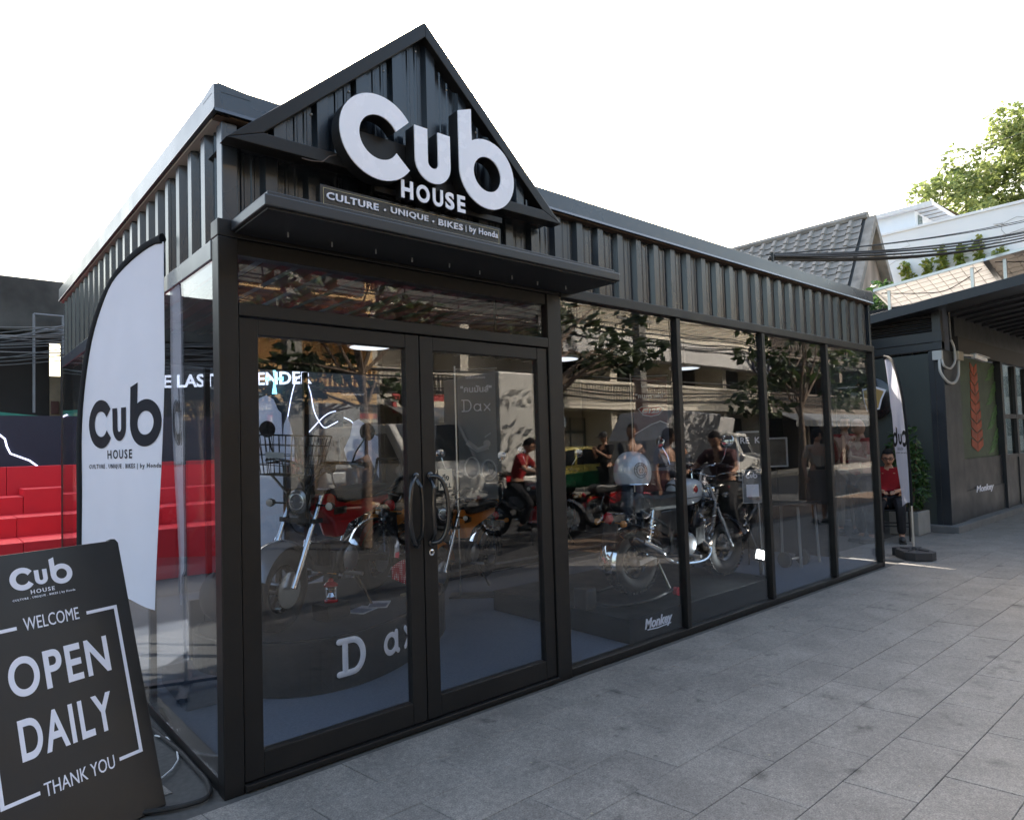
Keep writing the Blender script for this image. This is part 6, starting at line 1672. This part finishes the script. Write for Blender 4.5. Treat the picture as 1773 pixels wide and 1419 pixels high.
def vehicle(nm, label, cat, loc, rz, prof, width, windows, wheels, pm, low=None, r=.33, extra=None, ws=None):
    t = T(nm, label, cat, loc, rz)
    MB().prism(prof, lambda x, z, d: (x, d, z), -width / 2, width / 2).build('body', pm, t, bevel=.05)
    dg_ = M('vehicle_glass', (.02, .024, .028), .05, coat=.5)
    for w_ in windows:
        b = MB()
        for s in (-1, 1): b.prism(w_, lambda x, z, d: (x, d, z), s * (width / 2 + .002), s * (width / 2 + .012))
        b.build('side_window', dg_, t)
    if ws:
        (xa, za), (xb, zb) = ws; d = Vector((xb - xa, 0, zb - za)); n = Vector((d.z, 0, -d.x)).normalized() * .012
        MB().prism([(xa, za), (xb, zb), (xb + n.x, zb + n.z), (xa + n.x, za + n.z)], lambda x, z, q_: (x, q_, z), -width * .42, width * .42).build('windscreen', dg_, t)
    for x in wheels:
        for s in (-1, 1):
            q = MB().lathe([(r * .5, -.09), (r, -.09), (r, .09), (r * .5, .09)], (x, s * (width / 2 - .09), r), (0, s, 0), 20).build('wheel', RUB, t)
            MB().lathe([(r * .6, .091), (r * .55, .1), (.05, .105)], (x, s * (width / 2 - .09), r), (0, s, 0), 16).build('hubcap', STEEL, q)
    if low: MB().prism(low, lambda x, z, d: (x, d, z), -width / 2 - .006, width / 2 + .006).build('lower_body', M('taxi_green', (.02, .17, .07), .3, coat=.5), t, bevel=.04)
    xs = [p[0] for p in prof]
    for s in (-1, 1):
        MB().box(max(xs) - .05, max(xs) + .012, s * width * .36 - .14, s * width * .36 + .14, .62, .78).build('headlight', LENS, t, bevel=.02)
        MB().box(min(xs) - .012, min(xs) + .05, s * width * .4 - .09, s * width * .4 + .09, .7, .95).build('tail_lamp', REDL, t)
    MB().box(max(xs) - .02, max(xs) + .06, -width * .46, width * .46, .32, .5).build('bumper', M('grey_bumper', (.1, .1, .1), .6), t, bevel=.02)
    if extra: extra(t)
    return t
YEL = M('taxi_yellow', (.6, .5, .12), .3, coat=.5); VW = M('white_van_paint', (.5, .49, .46), .3, coat=.4, var=.05)
carp = [(-2.2, .35), (2.15, .35), (2.2, .7), (1.2, .88), (.6, 1.38), (-.8, 1.42), (-1.5, .98), (-2.2, .92)]
vehicle('taxi', 'reflected yellow and green taxi in the second pane', 'taxi', (12.3, -10.4, 0), PI, carp, 1.7, [[(-1.25, .95), (-.75, 1.33), (-.1, 1.34), (-.1, .95)], [(0, .95), (0, 1.34), (.52, 1.31), (.98, .93)]], (-1.35, 1.35), YEL, low=[(-2.21, .34), (2.16, .34), (2.21, .66), (-2.21, .84)], r=.31)
vanp = [(-2.4, .4), (2.3, .4), (2.4, .95), (1.75, 1.2), (1.1, 2.0), (-2.3, 2.05), (-2.45, 1.9)]
vehicle('van', 'reflected white van behind the left door', 'van', (6.95, -9.8, 0), PI / 2, vanp, 1.8, [[(.1, 1.2), (.1, 1.8), (1.0, 1.8), (1.5, 1.2)], [(-1.0, 1.2), (-1.0, 1.8), (-.05, 1.8), (-.05, 1.2)], [(-2.1, 1.2), (-2.1, 1.8), (-1.1, 1.8), (-1.1, 1.2)]], (-1.5, 1.5), VW, ws=((1.75, 1.22), (1.12, 1.98)))
def boxbody(t):
    MB().box(-1.75, .25, -.85, .85, .95, 3.05).build('cargo_box', VW, t, bevel=.03)
    MB().box(-1.78, .28, -.87, .87, .9, .95).build('cargo_floor', BLK, t)
vehicle('box_truck', 'reflected white box truck with tree shadows behind the right door', 'truck', (8.75, -9.2, 0), -PI / 2, [(-1.75, .5), (1.5, .5), (1.55, 1.1), (1.25, 1.95), (.4, 2.0), (.35, .9), (-1.75, .88)], 1.6, [[(.5, 1.2), (.5, 1.8), (1.1, 1.8), (1.3, 1.2)]], (-1.2, .95), VW, r=.36, extra=boxbody)
CANV = M('grey_canvas', (.33, .32, .31), .85, var=.12)
def canopy_(t):
    MB().prism([(-2.5, .95), (-.15, .95), (-.1, 1.5), (.2, 2.2), (-2.0, 2.3), (-2.55, 1.55)], lambda x, z, d: (x, d, z), -.88, .88).build('canvas_canopy', CANV, t, bevel=.05)
pkp = [(-2.5, .45), (2.4, .45), (2.45, .9), (1.3, 1.05), (.75, 1.7), (-.1, 1.72), (-.2, .98), (-2.5, .95)]
vehicle('pickup_truck', 'reflected pickup with a grey canvas cover in the third pane', 'pickup', (15.3, -7.9, 0), 0, pkp, 1.75, [[(0, 1.05), (0, 1.6), (.65, 1.6), (1.05, 1.05)]], (-1.6, 1.55), VW, r=.36, extra=canopy_)
vehicle('pickup_truck', 'reflected pickup with grey canvas cover farther right in the fourth pane', 'pickup', (18.9, -9.6, 0), 0, pkp, 1.75, [[(0, 1.05), (0, 1.6), (.65, 1.6), (1.05, 1.05)]], (-1.6, 1.55), VW, r=.36, extra=canopy_)

def street_tree(label, x, y, h, seed, n, size, blobs_r=1.6, lm=LF3, nb=10, zc=None, ox=0, zs=(-.9, 1.4)):
    rnd = random.Random(seed); zc = zc or h
    bl = [((ox + rnd.uniform(-blobs_r, blobs_r), rnd.uniform(-blobs_r, blobs_r) * .8, zc + rnd.uniform(*zs)), (.55, .5, .22)) for _ in range(nb)]
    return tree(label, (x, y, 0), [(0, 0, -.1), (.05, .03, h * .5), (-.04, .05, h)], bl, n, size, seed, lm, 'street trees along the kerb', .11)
street_tree('reflected street tree with broad dark leaves across the second pane', 7.05, -4.95, 3.1, 31, 420, .22, 1.15, nb=15, zc=3.35, ox=1.3, zs=(-.35, .6))
street_tree('reflected street tree with brown trunk in the left door', 4.5, -6.9, 2.8, 32, 700, .26, 1.3, nb=12, zc=3.2)
street_tree('reflected street tree with thin pale trunk in the fourth pane', 15.8, -5.0, 2.6, 33, 800, .26, 1.45, nb=20, zc=3.2, ox=.2)
street_tree('reflected street tree with spreading leaves in the last pane', 20.8, -5.1, 2.7, 34, 900, .26, 1.7, nb=20, zc=3.3)
for i, (x, lab) in enumerate(((5.0, 'reflected concrete utility pole in the left door'), (17.0, 'reflected concrete utility pole near the orange letter'))):
    t = T('utility_pole', lab, 'utility pole', (x, -10.9, -.02), 0, 'utility poles across the street')
    MB().box(-.16, .16, -.16, .16, 0, 8.5).build('pole', KERBM, t); MB().box(-.9, .9, -.2, -.12, 5.6, 5.7).build('cross_arm', KERBM, t)
wz2 = T('street_wires', 'reflected rows of black street wires in front of the shophouses', 'wires', (10, -10.6, 5))
rnd = random.Random(77)
for k in range(16):
    z = rnd.choice([rnd.uniform(4.4, 5.6), rnd.uniform(2.9, 3.8), rnd.uniform(4.7, 5.4)])
    y = -10.6 + rnd.uniform(-.5, .5)
    P = []
    for i in range(6):
        a = -11.4 + i * 11.4 ; P += sag((a, y, z + rnd.uniform(-.05, .05)), (a + 11.4, y, z), rnd.uniform(.05, .3), 6)[:-1]
    MB().tube(P, rnd.uniform(.012, .028), 4).build('wire', RUB, wz2, W=True)
pb = T('parking_board', 'reflected dark board facing the shop with white logo and parking words', 'sign board', (7.35, -2.35, 0), 0)
MB().box(-.45, .45, -.02, .02, .12, 1.15).build('board_panel', M('navy_board', (.02, .024, .035), .4), pb)
lgp = logo((.2, .022, .85), (-1, 0, 0), (0, 0, 1), .075, .002, small=False).build('logo_print', WPAINT, pb)
text_mb('Parking Area', .12, (.36, .0225, .52), (-1, 0, 0), (0, 0, 1), .002, width=.72, bold=.002).build('lettering', WPAINT, pb)
for s in (-1, 1): MB().bar((s * .4, -.2, 0), (s * .4, 0, .2), .03, .03).bar((s * .4, .2, 0), (s * .4, 0, .2), .03, .03).build('foot', BLK, pb)
bike('reflected dark motorbike parked beside the man with the cap', (9.4, -5.6, -.13), rad(10), 'street', RED)
